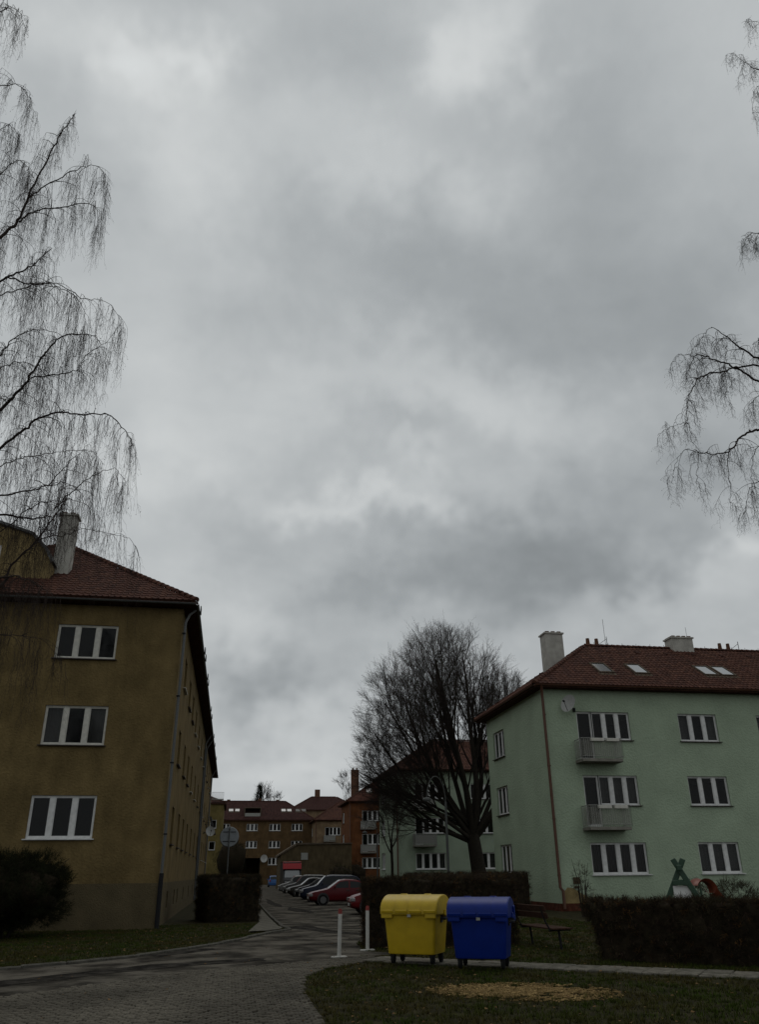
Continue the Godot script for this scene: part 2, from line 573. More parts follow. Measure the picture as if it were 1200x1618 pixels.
func cap_mesh(r := 0.13, len := 0.42) -> ArrayMesh:
	# half-round ridge tile along -z, lower end wider
	var b := MB.new()
	var rings: Array = []
	for q in [[0.0, r * 1.18], [-0.06, r * 1.14], [-len, r * 0.9]]:
		var ring := PackedVector3Array()
		for k in 7:
			var a := PI * k / 6
			ring.push_back(Vector3(cos(a) * float(q[1]), sin(a) * float(q[1]) - 0.02, q[0]))
		rings.push_back(ring)
	b.loft(rings, false)
	var e: PackedVector3Array = rings[0]
	for k in 6:
		b.tri(Vector3(0, -0.02, 0), e[k], e[k + 1])
	return b.mesh()

var TILE: ArrayMesh
var CAP: ArrayMesh
const TW := 0.25
const TR := 0.335

# tiles on a flat roof face: convex polygon, first edge is the eave (left to right seen from outside)
func tile_face(poly: Array, xs: Array) -> void:
	var o: Vector3 = poly[0]
	var u: Vector3 = (poly[1] - o).normalized()
	var pn: Vector3 = u.cross(poly[2] - o).normalized()
	if pn.y < 0: pn = -pn
	var up := pn.cross(u).normalized()
	if up.y < 0: up = -up
	var p2 := PackedVector2Array()
	var vmax := 0.0
	for p in poly:
		p2.push_back(Vector2((p - o).dot(u), (p - o).dot(up)))
		vmax = maxf(vmax, (p - o).dot(up))
	var bs := Basis(u, pn, -up)
	var row := 0
	var vv := -0.04
	while vv < vmax - 0.12:
		var vc := vv + 0.15
		var lo := 1e9
		var hi := -1e9
		for i in p2.size():
			var a := p2[i]
			var b := p2[(i + 1) % p2.size()]
			if (a.y - vc) * (b.y - vc) <= 0 and absf(a.y - b.y) > 1e-6:
				var x := a.x + (b.x - a.x) * (vc - a.y) / (b.y - a.y)
				lo = minf(lo, x); hi = maxf(hi, x)
		if hi > lo:
			var c := floorf(lo / TW) * TW + TW * 0.5
			while c < hi + 0.02:
				if c > lo - 0.02:
					var j := Basis(pn, rng.randf_range(-0.012, 0.012)) * bs
					xs.push_back(Transform3D(j, o + u * c + up * vv + pn * (0.03 + rng.randf_range(0, 0.006))))
				c += TW
		vv += TR
		row += 1

# hip roof over the rectangle x0..x1, z0 (front) .. z1 (back); ridge along the longer axis
func hip_roof(p: Node3D, x0: float, x1: float, zf: float, zb: float, ye: float, rise: float, singles: int, tones: Array, caps_single := true) -> void:
	var w := x1 - x0
	var d := zf - zb
	var a := Vector3(x0, ye, zf)
	var b := Vector3(x1, ye, zf)
	var c := Vector3(x1, ye, zb)
	var e := Vector3(x0, ye, zb)
	var r0: Vector3
	var r1: Vector3
	var faces: Array
	if w > d:
		r0 = Vector3(x0 + d / 2, ye + rise, (zf + zb) / 2); r1 = Vector3(x1 - d / 2, ye + rise, (zf + zb) / 2)
		faces = [[a, b, r1, r0], [b, c, r1], [c, e, r0, r1], [e, a, r0]]
	else:
		r0 = Vector3((x0 + x1) / 2, ye + rise, zf - w / 2); r1 = Vector3((x0 + x1) / 2, ye + rise, zb + w / 2)
		faces = [[a, b, r0], [b, c, r1, r0], [c, e, r1], [e, a, r0, r1]]
	var m := MB.new()
	for f in faces:
		m.tri(f[0], f[1], f[2])
		if f.size() == 4:
			m.tri(f[0], f[2], f[3])
	# boarded soffit and fascia
	var t := Vector3(0, -0.16, 0)
	m.quad(a + t, b + t, b, a); m.quad(b + t, c + t, c, b); m.quad(c + t, e + t, e, c); m.quad(e + t, a + t, a, e)
	m.quad(a + t, e + t, c + t, b + t)
	var rf := pmb(p, "roof", m, M.deck)
	var xs: Array = []
	for f in faces:
		tile_face(f, xs)
	var inv := p.transform
	if singles > 0:
		var eye := inv.affine_inverse() * Vector3(0, EYE, 0)
		# the tiles that face the camera come first, nearest first
		var key: Array = []
		for i in xs.size():
			var x: Transform3D = xs[i]
			var seen := (eye - x.origin).dot(x.basis.y) > 0
			key.push_back([x.origin.distance_to(eye) + (0.0 if seen else 500.0), i])
		key.sort_custom(func(q, s): return q[0] < s[0])
		var rest: Array = []
		for i in key.size():
			var x: Transform3D = xs[key[i][1]]
			if i < singles:
				var o := part(rf, "tile", TILE, [M.tile_a, M.tile_b, M.tile_c, M.tile_a][rng.randi() % 4])
				o.transform = x
			else:
				rest.push_back(x)
		xs = rest
	var cols: Array = []
	for i in xs.size():
		var k := rng.randf_range(0.8, 1.2)
		var q: Color = tones[rng.randi() % tones.size()]
		cols.push_back(Color(q.r * k * 1.28, q.g * k * 1.28, q.b * k * 1.28))
	many(rf, "tiles", TILE, M.tile, xs, cols)
	var lines := [[a, r0], [b, r0 if w <= d else r1], [c, r1], [e, r1 if w <= d else r0], [r0, r1]]
	var cx: Array = []
	for l in lines:
		var s: Vector3 = l[0]
		var q: Vector3 = l[1]
		var len := s.distance_to(q)
		var dir := (q - s) / len
		var sx := dir.cross(UP).normalized()
		var sy := sx.cross(dir)
		var n := int(len / 0.36)
		for i in n:
			cx.push_back(Transform3D(Basis(sx, sy, -dir), s + dir * (i * 0.36) + sy * 0.06))
	if caps_single:
		for x in cx.slice(0, 120):
			part(rf, "ridge_tile", CAP, [M.tile_a, M.tile_b, M.tile_c][rng.randi() % 3]).transform = x
		if cx.size() > 120:
			var cc: Array = []
			for i in cx.size() - 120: cc.push_back(Color(0.105, 0.048, 0.035))
			many(rf, "ridge_tiles", CAP, M.tile, cx.slice(120), cc)
	else:
		var cc: Array = []
		for i in cx.size(): cc.push_back(Color(0.105, 0.048, 0.035))
		many(rf, "ridge_tiles", CAP, M.tile, cx, cc)

func gutter(p: Node, a: Vector3, b: Vector3, mt: Material) -> void:
	var m := MB.new()
	var dir := (b - a).normalized()
	var sx := dir.cross(UP).normalized()
	var ra := PackedVector3Array()
	var rb := PackedVector3Array()
	for k in 7:
		var ang := PI + PI * k / 6
		var v := (sx * cos(ang) + UP * sin(ang)) * 0.075
		ra.push_back(a + v); rb.push_back(b + v)
	m.loft([ra, rb], false)
	pmb(p, "gutter", m, mt)

func pipe(p: Node, pts: Array, r: float, mt: Material, called := "downpipe") -> MeshInstance3D:
	var m := MB.new()
	var q := PackedVector3Array()
	var rr := PackedFloat32Array()
	for x in pts:
		q.push_back(x); rr.push_back(r)
	m.tube(q, rr, 8)
	return pmb(p, called, m, mt)

func brackets(p: Node, at: Vector3, h0: float, h1: float, r: float, mt: Material) -> void:
	var y := h0
	while y < h1:
		var m := MB.new()
		m.tube(PackedVector3Array([Vector3(at.x, y - 0.025, at.z), Vector3(at.x, y + 0.025, at.z)]), PackedFloat32Array([r * 1.3, r * 1.3]), 8)
		pmb(p, "pipe_clip", m, mt)
		y += 2.6

func dish(p: Node, c: Vector3, face: Vector3, r: float, mount: Vector3) -> MeshInstance3D:
	var b := MB.new()
	var t := Transform3D(Basis.looking_at(-face, UP), c)
	var rings: Array = []
	for i in 5:
		var q := r * i / 4.0
		var ring := PackedVector3Array()
		for k in 20:
			var a := TAU * k / 20
			ring.push_back(t * Vector3(cos(a) * maxf(q, 0.002), sin(a) * maxf(q, 0.002) * 1.06, q * q / r * 0.28))
		rings.push_back(ring)
	b.loft(rings)
	var o := pmb(p, "dish", b, M.dish)
	var m := MB.new()
	m.rod(t * Vector3(0, -r * 0.9, 0.2 * r), t * Vector3(0, -r * 0.15, r * 1.0), 0.015)
	m.obox(t * Transform3D(Basis(), Vector3(0, -0.1 * r, r * 1.05)), Vector3(0.07, 0.07, 0.12))
	pmb(p, "receiver_arm", m, M.iron)
	var q2 := MB.new()
	q2.rod(c - face * 0.06, mount, 0.022)
	q2.obox(Transform3D(Basis(), mount), Vector3(0.12, 0.2, 0.12))
	pmb(p, "mount", q2, M.iron)
	return o

func balcony(p: Node, x0: float, x1: float, y: float, deep: float, mt: Material, panel: Material = null, boxes := true) -> void:
	var s := MB.new()
	s.prism(Transform3D(Basis(Vector3.RIGHT, Vector3.FORWARD, UP), Vector3(0, y, 0)), PackedVector2Array([Vector2(x0, 0), Vector2(x0, -deep), Vector2(x1 - 0.12, -deep), Vector2(x1, -deep + 0.3), Vector2(x1, 0)]), -0.14, 0.0)
	var b := pmb(p, "balcony", s, M.concrete)
	var r := MB.new()
	var top := y + 1.02
	var zf := deep - 0.05
	var pts := [Vector3(x0 + 0.04, 0, 0.02), Vector3(x0 + 0.04, 0, zf), Vector3(x1 - 0.04, 0, zf), Vector3(x1 - 0.04, 0, 0.02)]
	for k in 3:
		var a: Vector3 = pts[k]
		var c: Vector3 = pts[k + 1]
		r.rod(a + UP * top, c + UP * top, 0.022); r.rod(a + UP * (y + 0.12), c + UP * (y + 0.12), 0.014)
	pmb(b, "handrail", r, mt)
	for k in 3:
		var a: Vector3 = pts[k]
		var c: Vector3 = pts[k + 1]
		var n := int(a.distance_to(c) / 0.115)
		for i in n + 1:
			var q := a.lerp(c, float(i) / n)
			var bar := MB.new()
			bar.rod(q + UP * (y + 0.0), q + UP * top, 0.014, 4)
			pmb(b, "railing_bar", bar, mt)
	if panel:
		var g := MB.new()
		g.box(Vector3(x0 + 0.1, y + 0.14, zf - 0.05), Vector3(x1 - 0.1, y + 0.96, zf - 0.03))
		g.box(Vector3(x0 + 0.09, y + 0.14, 0.1), Vector3(x0 + 0.11, y + 0.96, zf - 0.08))
		pmb(b, "railing_panel", g, panel)
	if boxes:
		for k in 2:
			var f := MB.new()
			var xa := x0 + 0.5 + k * 0.85
			f.cbox(Transform3D(Basis(), Vector3(xa + 0.35, y + 0.93, zf + 0.11)), Vector3(0.7, 0.15, 0.16), 0.015)
			pmb(b, "flower_box", f, M.white_old)

# ---------------------------------------------------------------- the green, orange and cream blocks share one design
func block(called: String, x: float, y0: float, z: float, label: String, wm: Material, o := {}) -> Node3D:
	var t := thing(called, Vector3(x, 0, z), 0, label, "apartment building", "hipped apartment blocks standing end-on to the street")
	var L: float = o.get("length", 24.0)
	var D := 10.3
	var H := 10.95 + y0
	var near: bool = o.get("near", false)
	var rows := [1.6 + y0, 4.86 + y0, 8.15 + y0]
	var fr: Array = []
	var wins: Array = []
	for k in 3:
		for q in [[1.85, 3.03, 4], [7.75, 2.3, 3], [12.5, 2.3, 3], [18.9, 3.03, 4]]:
			if q[0] + q[1] > L - 0.5: continue
			var door: bool = k > 0 and q[2] == 4
			if door:
				# balcony door beside a three-light window
				var dw := 0.86
				var sl: float = q[0]
				fr.push_back([sl, rows[k] - 1.02, dw, 2.5]); fr.push_back([sl + dw, rows[k], q[1] - dw, 1.48])
				wins.push_back([sl, rows[k] - 1.02, dw, 2.5, 1, k]); wins.push_back([sl + dw, rows[k], q[1] - dw, 1.48, 3, k])
			else:
				fr.push_back([q[0], rows[k], q[1], 1.48]); wins.push_back([q[0], rows[k], q[1], 1.48, q[2], k])
	wall(t, Vector3.ZERO, Vector3.RIGHT, L, H, fr, wm)
	var cs := ["", "half", "half", "", "dark", "full"]
	var i := 0
	for w in wins:
		var cur: String = cs[rng.randi() % 6] if w[4] > 1 else ""
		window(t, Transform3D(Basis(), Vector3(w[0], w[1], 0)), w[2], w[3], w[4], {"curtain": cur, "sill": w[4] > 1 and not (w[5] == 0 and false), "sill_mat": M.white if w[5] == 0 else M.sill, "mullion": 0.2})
		i += 1
	var sd: Array = []
	for k in 3:
		sd.push_back([1.25, rows[k] + 0.05, 2.15, 1.6])
	wall(t, Vector3(0, 0, -D), Vector3.BACK, D, H, sd, wm)
	for w in sd:
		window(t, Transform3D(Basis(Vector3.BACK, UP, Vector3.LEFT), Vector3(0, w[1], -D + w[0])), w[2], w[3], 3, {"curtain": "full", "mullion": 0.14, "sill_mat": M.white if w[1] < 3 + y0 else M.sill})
	wall(t, Vector3(L, 0, 0), Vector3.FORWARD, D, H, [], wm)
	wall(t, Vector3(L, 0, -D), Vector3.LEFT, L, H, [], wm)
	var fl := MB.new()
	for k in 4:
		fl.box(Vector3(0.31, 0.02 + y0 + k * 3.27 - (0.0 if k == 0 else 0.15), -D + 0.31), Vector3(L - 0.31, 0.12 + y0 + k * 3.27, -0.31))
	fl.box(Vector3(5.9, 0.2, -D + 0.32), Vector3(6.05, H - 0.1, -0.32)); fl.box(Vector3(11.3, 0.2, -D + 0.32), Vector3(11.45, H - 0.1, -0.32)); fl.box(Vector3(0.32, 0.2, -5.2), Vector3(L - 0.32, H - 0.1, -5.05))
	pmb(t, "floor_slab", fl, M.interior)
	# plinth strip
	var pl := MB.new()
	pl.box(Vector3(-0.035, 0, -D - 0.03), Vector3(L + 0.03, 0.34 + y0 * 0.9, 0.035))
	pmb(t, "plinth", pl, o.get("plinth", M.plinth_red))
	var ov := 0.55
	var tones: Array = o.get("tones", [Color(0.096, 0.043, 0.031), Color(0.08, 0.038, 0.029), Color(0.11, 0.052, 0.036)])
	hip_roof(t, -ov, L + ov, ov, -D - ov, H, 3.71, o.get("singles", 0), tones, near)
	gutter(t, Vector3(-ov, H - 0.03, ov + 0.07), Vector3(L + ov, H - 0.03, ov + 0.07), M.pipe_brown)
	gutter(t, Vector3(-ov - 0.07, H - 0.03, -D - ov), Vector3(-ov - 0.07, H - 0.03, ov), M.pipe_brown)
	pipe(t, [Vector3(-0.2, H - 0.1, ov + 0.05), Vector3(-0.02, H - 0.75, 0.14), Vector3(0.0, 1.05 + y0, 0.14), Vector3(0.12, 0.9 + y0, 0.16), Vector3(0.12, 0.1 + y0, 0.16)], 0.075, M.pipe_brown)
	brackets(t, Vector3(0.0, 0, 0.14), 1.6 + y0, H - 1, 0.075, M.pipe_brown)
	for k in [1, 2]:
		if o.get("balconies", true):
			balcony(t, 1.55, 3.85, rows[k] - 1.08, 1.0, M.rail, o.get("panel", null), near)
	return t

func chimney(p: Node, lo: Vector3, hi: Vector3, mt: Material, pots := 0, cap := true) -> MeshInstance3D:
	var b := MB.new()
	b.box(lo, hi)
	if cap:
		b.box(Vector3(lo.x - 0.07, hi.y, lo.z - 0.07), Vector3(hi.x + 0.07, hi.y + 0.09, hi.z + 0.07))
	var c := pmb(p, "chimney", b, mt)
	if cap:
		var k := MB.new()
		var n := maxi(2, int((hi.x - lo.x) / 0.3))
		for i in n:
			var xa := lerpf(lo.x, hi.x, (i + 0.15) / n)
			var xb := lerpf(lo.x, hi.x, (i + 0.75) / n)
			k.box(Vector3(xa, hi.y + 0.092, lo.z), Vector3(xb, hi.y + 0.17, hi.z))
		pmb(c, "coping", k, M.pot)
	for i in pots:
		var k := MB.new()
		var x := lerpf(lo.x, hi.x, (i + 0.5) / pots)
		k.tube(PackedVector3Array([Vector3(x, hi.y + 0.05, (lo.z + hi.z) / 2), Vector3(x, hi.y + 0.5, (lo.z + hi.z) / 2)]), PackedFloat32Array([0.14, 0.11]), 10)
		pmb(c, "chimney_pot", k, M.pot)
	return c

func skylight(p: Node, c: Vector3, u: Vector3, up: Vector3, w: float, h: float, gm: Material, called := "skylight") -> void:
	var n := u.cross(up).normalized()
	var t := Transform3D(Basis(u, up, n), c + n * 0.06)
	var b := MB.new()
	b.obox(t * Transform3D(Basis(), Vector3(-w / 2, 0, 0.03)), Vector3(0.08, h, 0.16)); b.obox(t * Transform3D(Basis(), Vector3(w / 2, 0, 0.03)), Vector3(0.08, h, 0.16))
	b.obox(t * Transform3D(Basis(), Vector3(0, h / 2 + 0.04, 0.03)), Vector3(w + 0.08, 0.08, 0.16)); b.obox(t * Transform3D(Basis(), Vector3(0, -h / 2 - 0.04, 0.03)), Vector3(w + 0.08, 0.08, 0.16))
	b.obox(t * Transform3D(Basis(), Vector3(0, -h / 2 - 0.2, 0.0)), Vector3(w + 0.2, 0.25, 0.05))
	var f := pmb(p, called, b, M.soffit)
	var g := MB.new()
	g.obox(t * Transform3D(Basis(), Vector3(0, 0, 0.07)), Vector3(w - 0.08, h, 0.02))
	pmb(f, "pane", g, gm)

# ---------------------------------------------------------------- mustard house at the street corner
func mustard_house() -> void:
	var W := 13.52
	var D := 66.0
	var H := 12.1
	var t := thing("mustard_house", Vector3(-2.58 - W, 0, -33.68), 0, "long mustard plastered apartment house with grey plinth and red tiled hip roof", "apartment building")
	var pb := 1.66
	# front wall
	var fr: Array = []
	for q in [[3.05, 1.53], [6.43, 1.52], [9.83, 1.42]]:
		fr.push_back([W - 4.95, q[0], 2.38, q[1]]); fr.push_back([W - 10.95, q[0], 2.38, q[1]])
	wall(t, Vector3.ZERO, Vector3.RIGHT, W, H, fr, M.mustard)
	var k := 0
	for q in fr:
		var ground_floor: bool = q[1] < 4
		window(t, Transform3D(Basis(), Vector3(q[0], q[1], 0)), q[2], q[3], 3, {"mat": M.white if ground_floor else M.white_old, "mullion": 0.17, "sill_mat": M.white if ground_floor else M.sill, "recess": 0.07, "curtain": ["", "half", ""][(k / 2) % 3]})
		k += 1
	# long street wall
	var sd: Array = []
	for r in [[3.0, 1.5], [6.25, 1.5], [9.6, 1.4]]:
		for z in [4.0, 8.6, 12.6, 17.0, 22.4, 28.0, 33.5, 39.0, 44.5, 50.0, 55.5, 60.5]:
			sd.push_back([z, r[0], 1.45, r[1]])
	for z in [4.2, 8.9, 11.6, 17.2, 24.0, 30.0]:
		sd.push_back([z, 0.55, 0.9, 0.6])
	wall(t, Vector3(W, 0, 0), Vector3.FORWARD, D, H, sd, M.mustard)
	for q in sd:
		var small: bool = q[1] < 1
		window(t, Transform3D(Basis(Vector3.FORWARD, UP, Vector3.RIGHT), Vector3(W, q[1], -q[0])), q[2], q[3], 2, {"mat": M.white_old if not small else M.iron, "mullion": 0.12, "sill_mat": M.white_old if rng.randf() < 0.5 else M.sill, "recess": 0.12, "sill": not small})
	wall(t, Vector3(0, 0, -D), Vector3.BACK, D, H, [], M.mustard)
	wall(t, Vector3(W, 0, -D), Vector3.LEFT, W, H, [], M.mustard)
	var fl := MB.new()
	for i in 4:
		fl.box(Vector3(0.31, 1.55 + i * 3.37, -D + 0.31), Vector3(W - 0.31, 1.75 + i * 3.37, -0.31))
	for x in [4.4, 9.2 - 1.0]:
		fl.box(Vector3(x, 1.8, -D + 0.32), Vector3(x + 0.15, H - 0.1, -0.32))
	for z in [-4.8, -15.0, -26.0, -40.0]:
		fl.box(Vector3(0.32, 1.8, z), Vector3(W - 0.32, H - 0.1, z + 0.15))
	pmb(t, "floor_slab", fl, M.interior)
	# plinth: proud of the wall, a lighter band on its top edge
	var pl := MB.new()
	pl.box(Vector3(-0.06, 0, 0.0), Vector3(W + 0.06, pb - 0.14, 0.06))
	var zc := 0.0
	for z in [4.2, 8.9, 11.6, 17.2, 24.0, 30.0]:
		pl.box(Vector3(W, 0, -z), Vector3(W + 0.06, pb - 0.14, -zc)); zc = z + 0.9
		pl.box(Vector3(W, 0, -zc), Vector3(W + 0.06, 0.53, -z)); pl.box(Vector3(W, 1.17, -zc), Vector3(W + 0.06, pb - 0.14, -z))
	pl.box(Vector3(W, 0, -D), Vector3(W + 0.06, pb - 0.14, -zc))
	pmb(t, "plinth", pl, M.mustard_plinth)
	var bd := MB.new()
	bd.box(Vector3(-0.045, pb - 0.14, 0.0), Vector3(W + 0.045, pb, 0.045))
	bd.box(Vector3(W, pb - 0.14, -D), Vector3(W + 0.045, pb, 0.0))
	pmb(t, "plinth_band", bd, M.mustard)
	# roof
	var ov := 0.5
	hip_roof(t, -ov, W + ov, ov, -D - ov, H + 0.2, 4.98, 300, [Color(0.094, 0.04, 0.029), Color(0.076, 0.034, 0.026), Color(0.108, 0.05, 0.034)])
	gutter(t, Vector3(-ov, H + 0.1, ov + 0.07), Vector3(W + ov, H + 0.1, ov + 0.07), M.pipe_zinc)
	gutter(t, Vector3(W + ov + 0.07, H + 0.1, ov), Vector3(W + ov + 0.07, H + 0.1, -D - ov), M.pipe_zinc)
	# snow guard hooks that break the eave line
	for z in [-1.0, -8.0, -9.5, -14.0, -15.6, -24.0, -27.0, -36.0, -41.0, -50.0]:
		var g := MB.new()
		g.box(Vector3(W + ov + 0.15, H + 0.05, z), Vector3(W + ov + 0.19, H + 0.32, z + 0.5))
		pmb(t, "gutter_bracket", g, M.pipe_zinc)
	# corner downpipe: iron shoe below, zinc above, swan neck under the eave
	pipe(t, [Vector3(W + ov, H + 0.0, -0.1), Vector3(W + ov - 0.25, H - 0.25, -0.05), Vector3(W + 0.13, H - 0.62, 0.07), Vector3(W + 0.1, 1.8, 0.1)], 0.055, M.pipe_zinc)
	pipe(t, [Vector3(W + 0.1, 1.85, 0.12), Vector3(W + 0.1, 0.0, 0.12)], 0.085, M.iron, "downpipe_shoe")
	brackets(t, Vector3(W + 0.1, 0, 0.1), 3.2, H - 1, 0.06, M.iron)
	for z in [-34.0, -37.0, -58.0]:
		pipe(t, [Vector3(W + ov, H, z), Vector3(W + 0.1, H - 0.7, z), Vector3(W + 0.1, 0.1, z)], 0.06, M.pipe_zinc)
	# whitewashed chimney on the hip
	var cx := W - 6.1
	chimney(t, Vector3(cx, 13.7, -2.75), Vector3(cx + 0.72, 17.0, -2.1), M.whitewash, 0, true)
	chimney(t, Vector3(W - 7.2, 16.0, -24.0), Vector3(W - 6.0, 18.6, -23.3), M.whitewash, 2, true)
	# big yellow dormer with a sheet metal edge
	var dz := -1.35
	var x1 := W - 5.95
	var prof := PackedVector2Array([Vector2(x1 - 5.6, 13.05), Vector2(x1 - 0.02, 13.05), Vector2(x1 - 0.02, 14.35), Vector2(x1 - 0.35, 14.95), Vector2(x1 - 1.0, 15.62), Vector2(x1 - 2.6, 16.12), Vector2(x1 - 3.2, 16.12), Vector2(x1 - 5.0, 15.5), Vector2(x1 - 5.6, 14.4)])
	var dm := MB.new()
	dm.prism(Transform3D(Basis(), Vector3.ZERO), prof, dz - 5.0, dz)
	var dn := pmb(t, "dormer", dm, M.dormer)
	var ed := MB.new()
	for i in range(2, prof.size() - 1):
		var a := prof[i]
		var b := prof[i + 1]
		var nn := Vector2(b.y - a.y, a.x - b.x).normalized()
		ed.quad(Vector3(a.x, a.y, dz + 0.18), Vector3(b.x, b.y, dz + 0.18), Vector3(b.x + nn.x * 0.12, b.y + nn.y * 0.12, dz + 0.18), Vector3(a.x + nn.x * 0.12, a.y + nn.y * 0.12, dz + 0.18))
		ed.quad(Vector3(a.x + nn.x * 0.12, a.y + nn.y * 0.12, dz + 0.18), Vector3(b.x + nn.x * 0.12, b.y + nn.y * 0.12, dz + 0.18), Vector3(b.x + nn.x * 0.12, b.y + nn.y * 0.12, dz - 5.0), Vector3(a.x + nn.x * 0.12, a.y + nn.y * 0.12, dz - 5.0))
		ed.quad(Vector3(a.x, a.y, dz), Vector3(b.x, b.y, dz), Vector3(b.x, b.y, dz + 0.18), Vector3(a.x, a.y, dz + 0.18))
	pmb(dn, "dormer_roof", ed, M.pipe_zinc)
	var wd := window(dn, Transform3D(Basis(), Vector3(x1 - 4.1, 13.75, dz + 0.09)), 1.9, 1.3, 2, {"recess": 0.03})
	wd.name = "dormer_window"

	# things hung on the street wall
	var d1 := thing("satellite_dish", Vector3(-2.58, 5.45, -81.0), 0, "white satellite dish on the long street wall of the mustard house", "satellite dish")
	dish(d1, Vector3(0.6, 0, 0), Vector3(0.25, 0.25, 0.93).normalized(), 0.42, Vector3(0.02, -0.1, -0.15))
	var aw := thing("awning", Vector3(-2.58, 0, -88.0), 0, "black steep awning on the street wall beyond the satellite dish", "awning")
	var am := MB.new()
	am.prism(Transform3D(Basis(), Vector3.ZERO), PackedVector2Array([Vector2(0.25, 7.2), Vector2(0.75, 5.55), Vector2(0.98, 5.55), Vector2(0.45, 7.2)]), -2.5, 0.0)
	pmb(aw, "canvas", am, M.plastic_dark)
	var ab := MB.new()
	ab.rod(Vector3(0.02, 6.6, -0.1), Vector3(0.5, 6.6, -0.1), 0.02); ab.rod(Vector3(0.02, 6.6, -2.4), Vector3(0.5, 6.6, -2.4), 0.02)
	ab.rod(Vector3(0.02, 5.7, -0.1), Vector3(0.78, 5.7, -0.1), 0.02); ab.rod(Vector3(0.02, 5.7, -2.4), Vector3(0.78, 5.7, -2.4), 0.02)
	pmb(aw, "bracket", ab, M.iron)

func green_house_extras(t: Node3D) -> void:
	# chimneys, skylights, roof hatches and masts of the near green block (local axes)
	chimney(t, Vector3(2.45, 12.4, -5.7), Vector3(3.6, 15.3, -4.8), M.whitewash)
	chimney(t, Vector3(10.9, 14.1, -5.6), Vector3(12.35, 15.3, -4.7), M.whitewash)
	for x in [5.6, 14.9]:
		var c := chimney(t, Vector3(x, 13.9, -6.6), Vector3(x + 1.2, 15.0, -5.9), M.pot, 2, false)
		var m := MB.new()
		m.rod(Vector3(x + 1.5, 14.2, -6.0), Vector3(x + 1.5, 15.6, -6.0), 0.02)
		m.rod(Vector3(x + 0.9, 15.05, -6.0), Vector3(x + 1.5, 15.45, -6.0), 0.015)
		pmb(t, "mast", m, M.iron)
	var m2 := MB.new()
	m2.rod(Vector3(6.75, 14.4, -5.5), Vector3(6.75, 16.6, -5.5), 0.012)
	m2.rod(Vector3(12.3, 15.3, -5.2), Vector3(12.3, 16.2, -5.2), 0.01)
	pmb(t, "lightning_rod", m2, M.iron)
	# ridge wire on small holders
	for i in 15:
		var r := MB.new()
		var x := 5.8 + i * 0.95
		r.rod(Vector3(x, 14.7, -5.15), Vector3(x, 14.95, -5.15), 0.012)
		pmb(t, "wire_holder", r, M.iron)
	var up := Vector3(0, 3.71, -5.7).normalized()
	for q in [[4.37, 12.33, 0], [6.55, 12.33, 1], [10.92, 12.38, 1], [12.02, 12.38, 1]]:
		var y: float = q[1]
		var z := 0.55 - (y - 10.95) * 5.7 / 3.71
		skylight(t, Vector3(q[0], y, z), Vector3.RIGHT, up, 0.86, 1.35, M.skyglass if q[2] == 1 else M.carglass)
	# little vent tiles in a row below the ridge
	for i in 9:
		var x := 6.2 + i * 1.9
		var y := 14.0
		var z := 0.55 - (y - 10.95) * 5.7 / 3.71
		var v := MB.new()
		v.obox(Transform3D(Basis(Vector3.RIGHT, 0.57), Vector3(x, y + 0.1, z)), Vector3(0.22, 0.1, 0.2))
		pmb(t, "vent_tile", v, M.tile_b)
	# gas cabinet, bare render patch by the pipe
	var c2 := MB.new()
	c2.box(Vector3(0.75, 1.2, 0.002), Vector3(1.1, 1.5, 0.04)); c2.box(Vector3(0.75, 1.02, 0.002), Vector3(1.05, 1.1, 0.05))
	pmb(t, "meter_box", c2, M.garage)
	var pch := MB.new()
	pch.prism(Transform3D(Basis(), Vector3(0, 0, 0)), PackedVector2Array([Vector2(0.2, 0.34), Vector2(1.5, 0.34), Vector2(1.45, 0.62), Vector2(1.1, 0.78), Vector2(0.75, 1.0), Vector2(0.42, 1.05), Vector2(0.22, 0.85)]), 0.001, 0.006)
	pmb(t, "bare_render", pch, M.dormer)

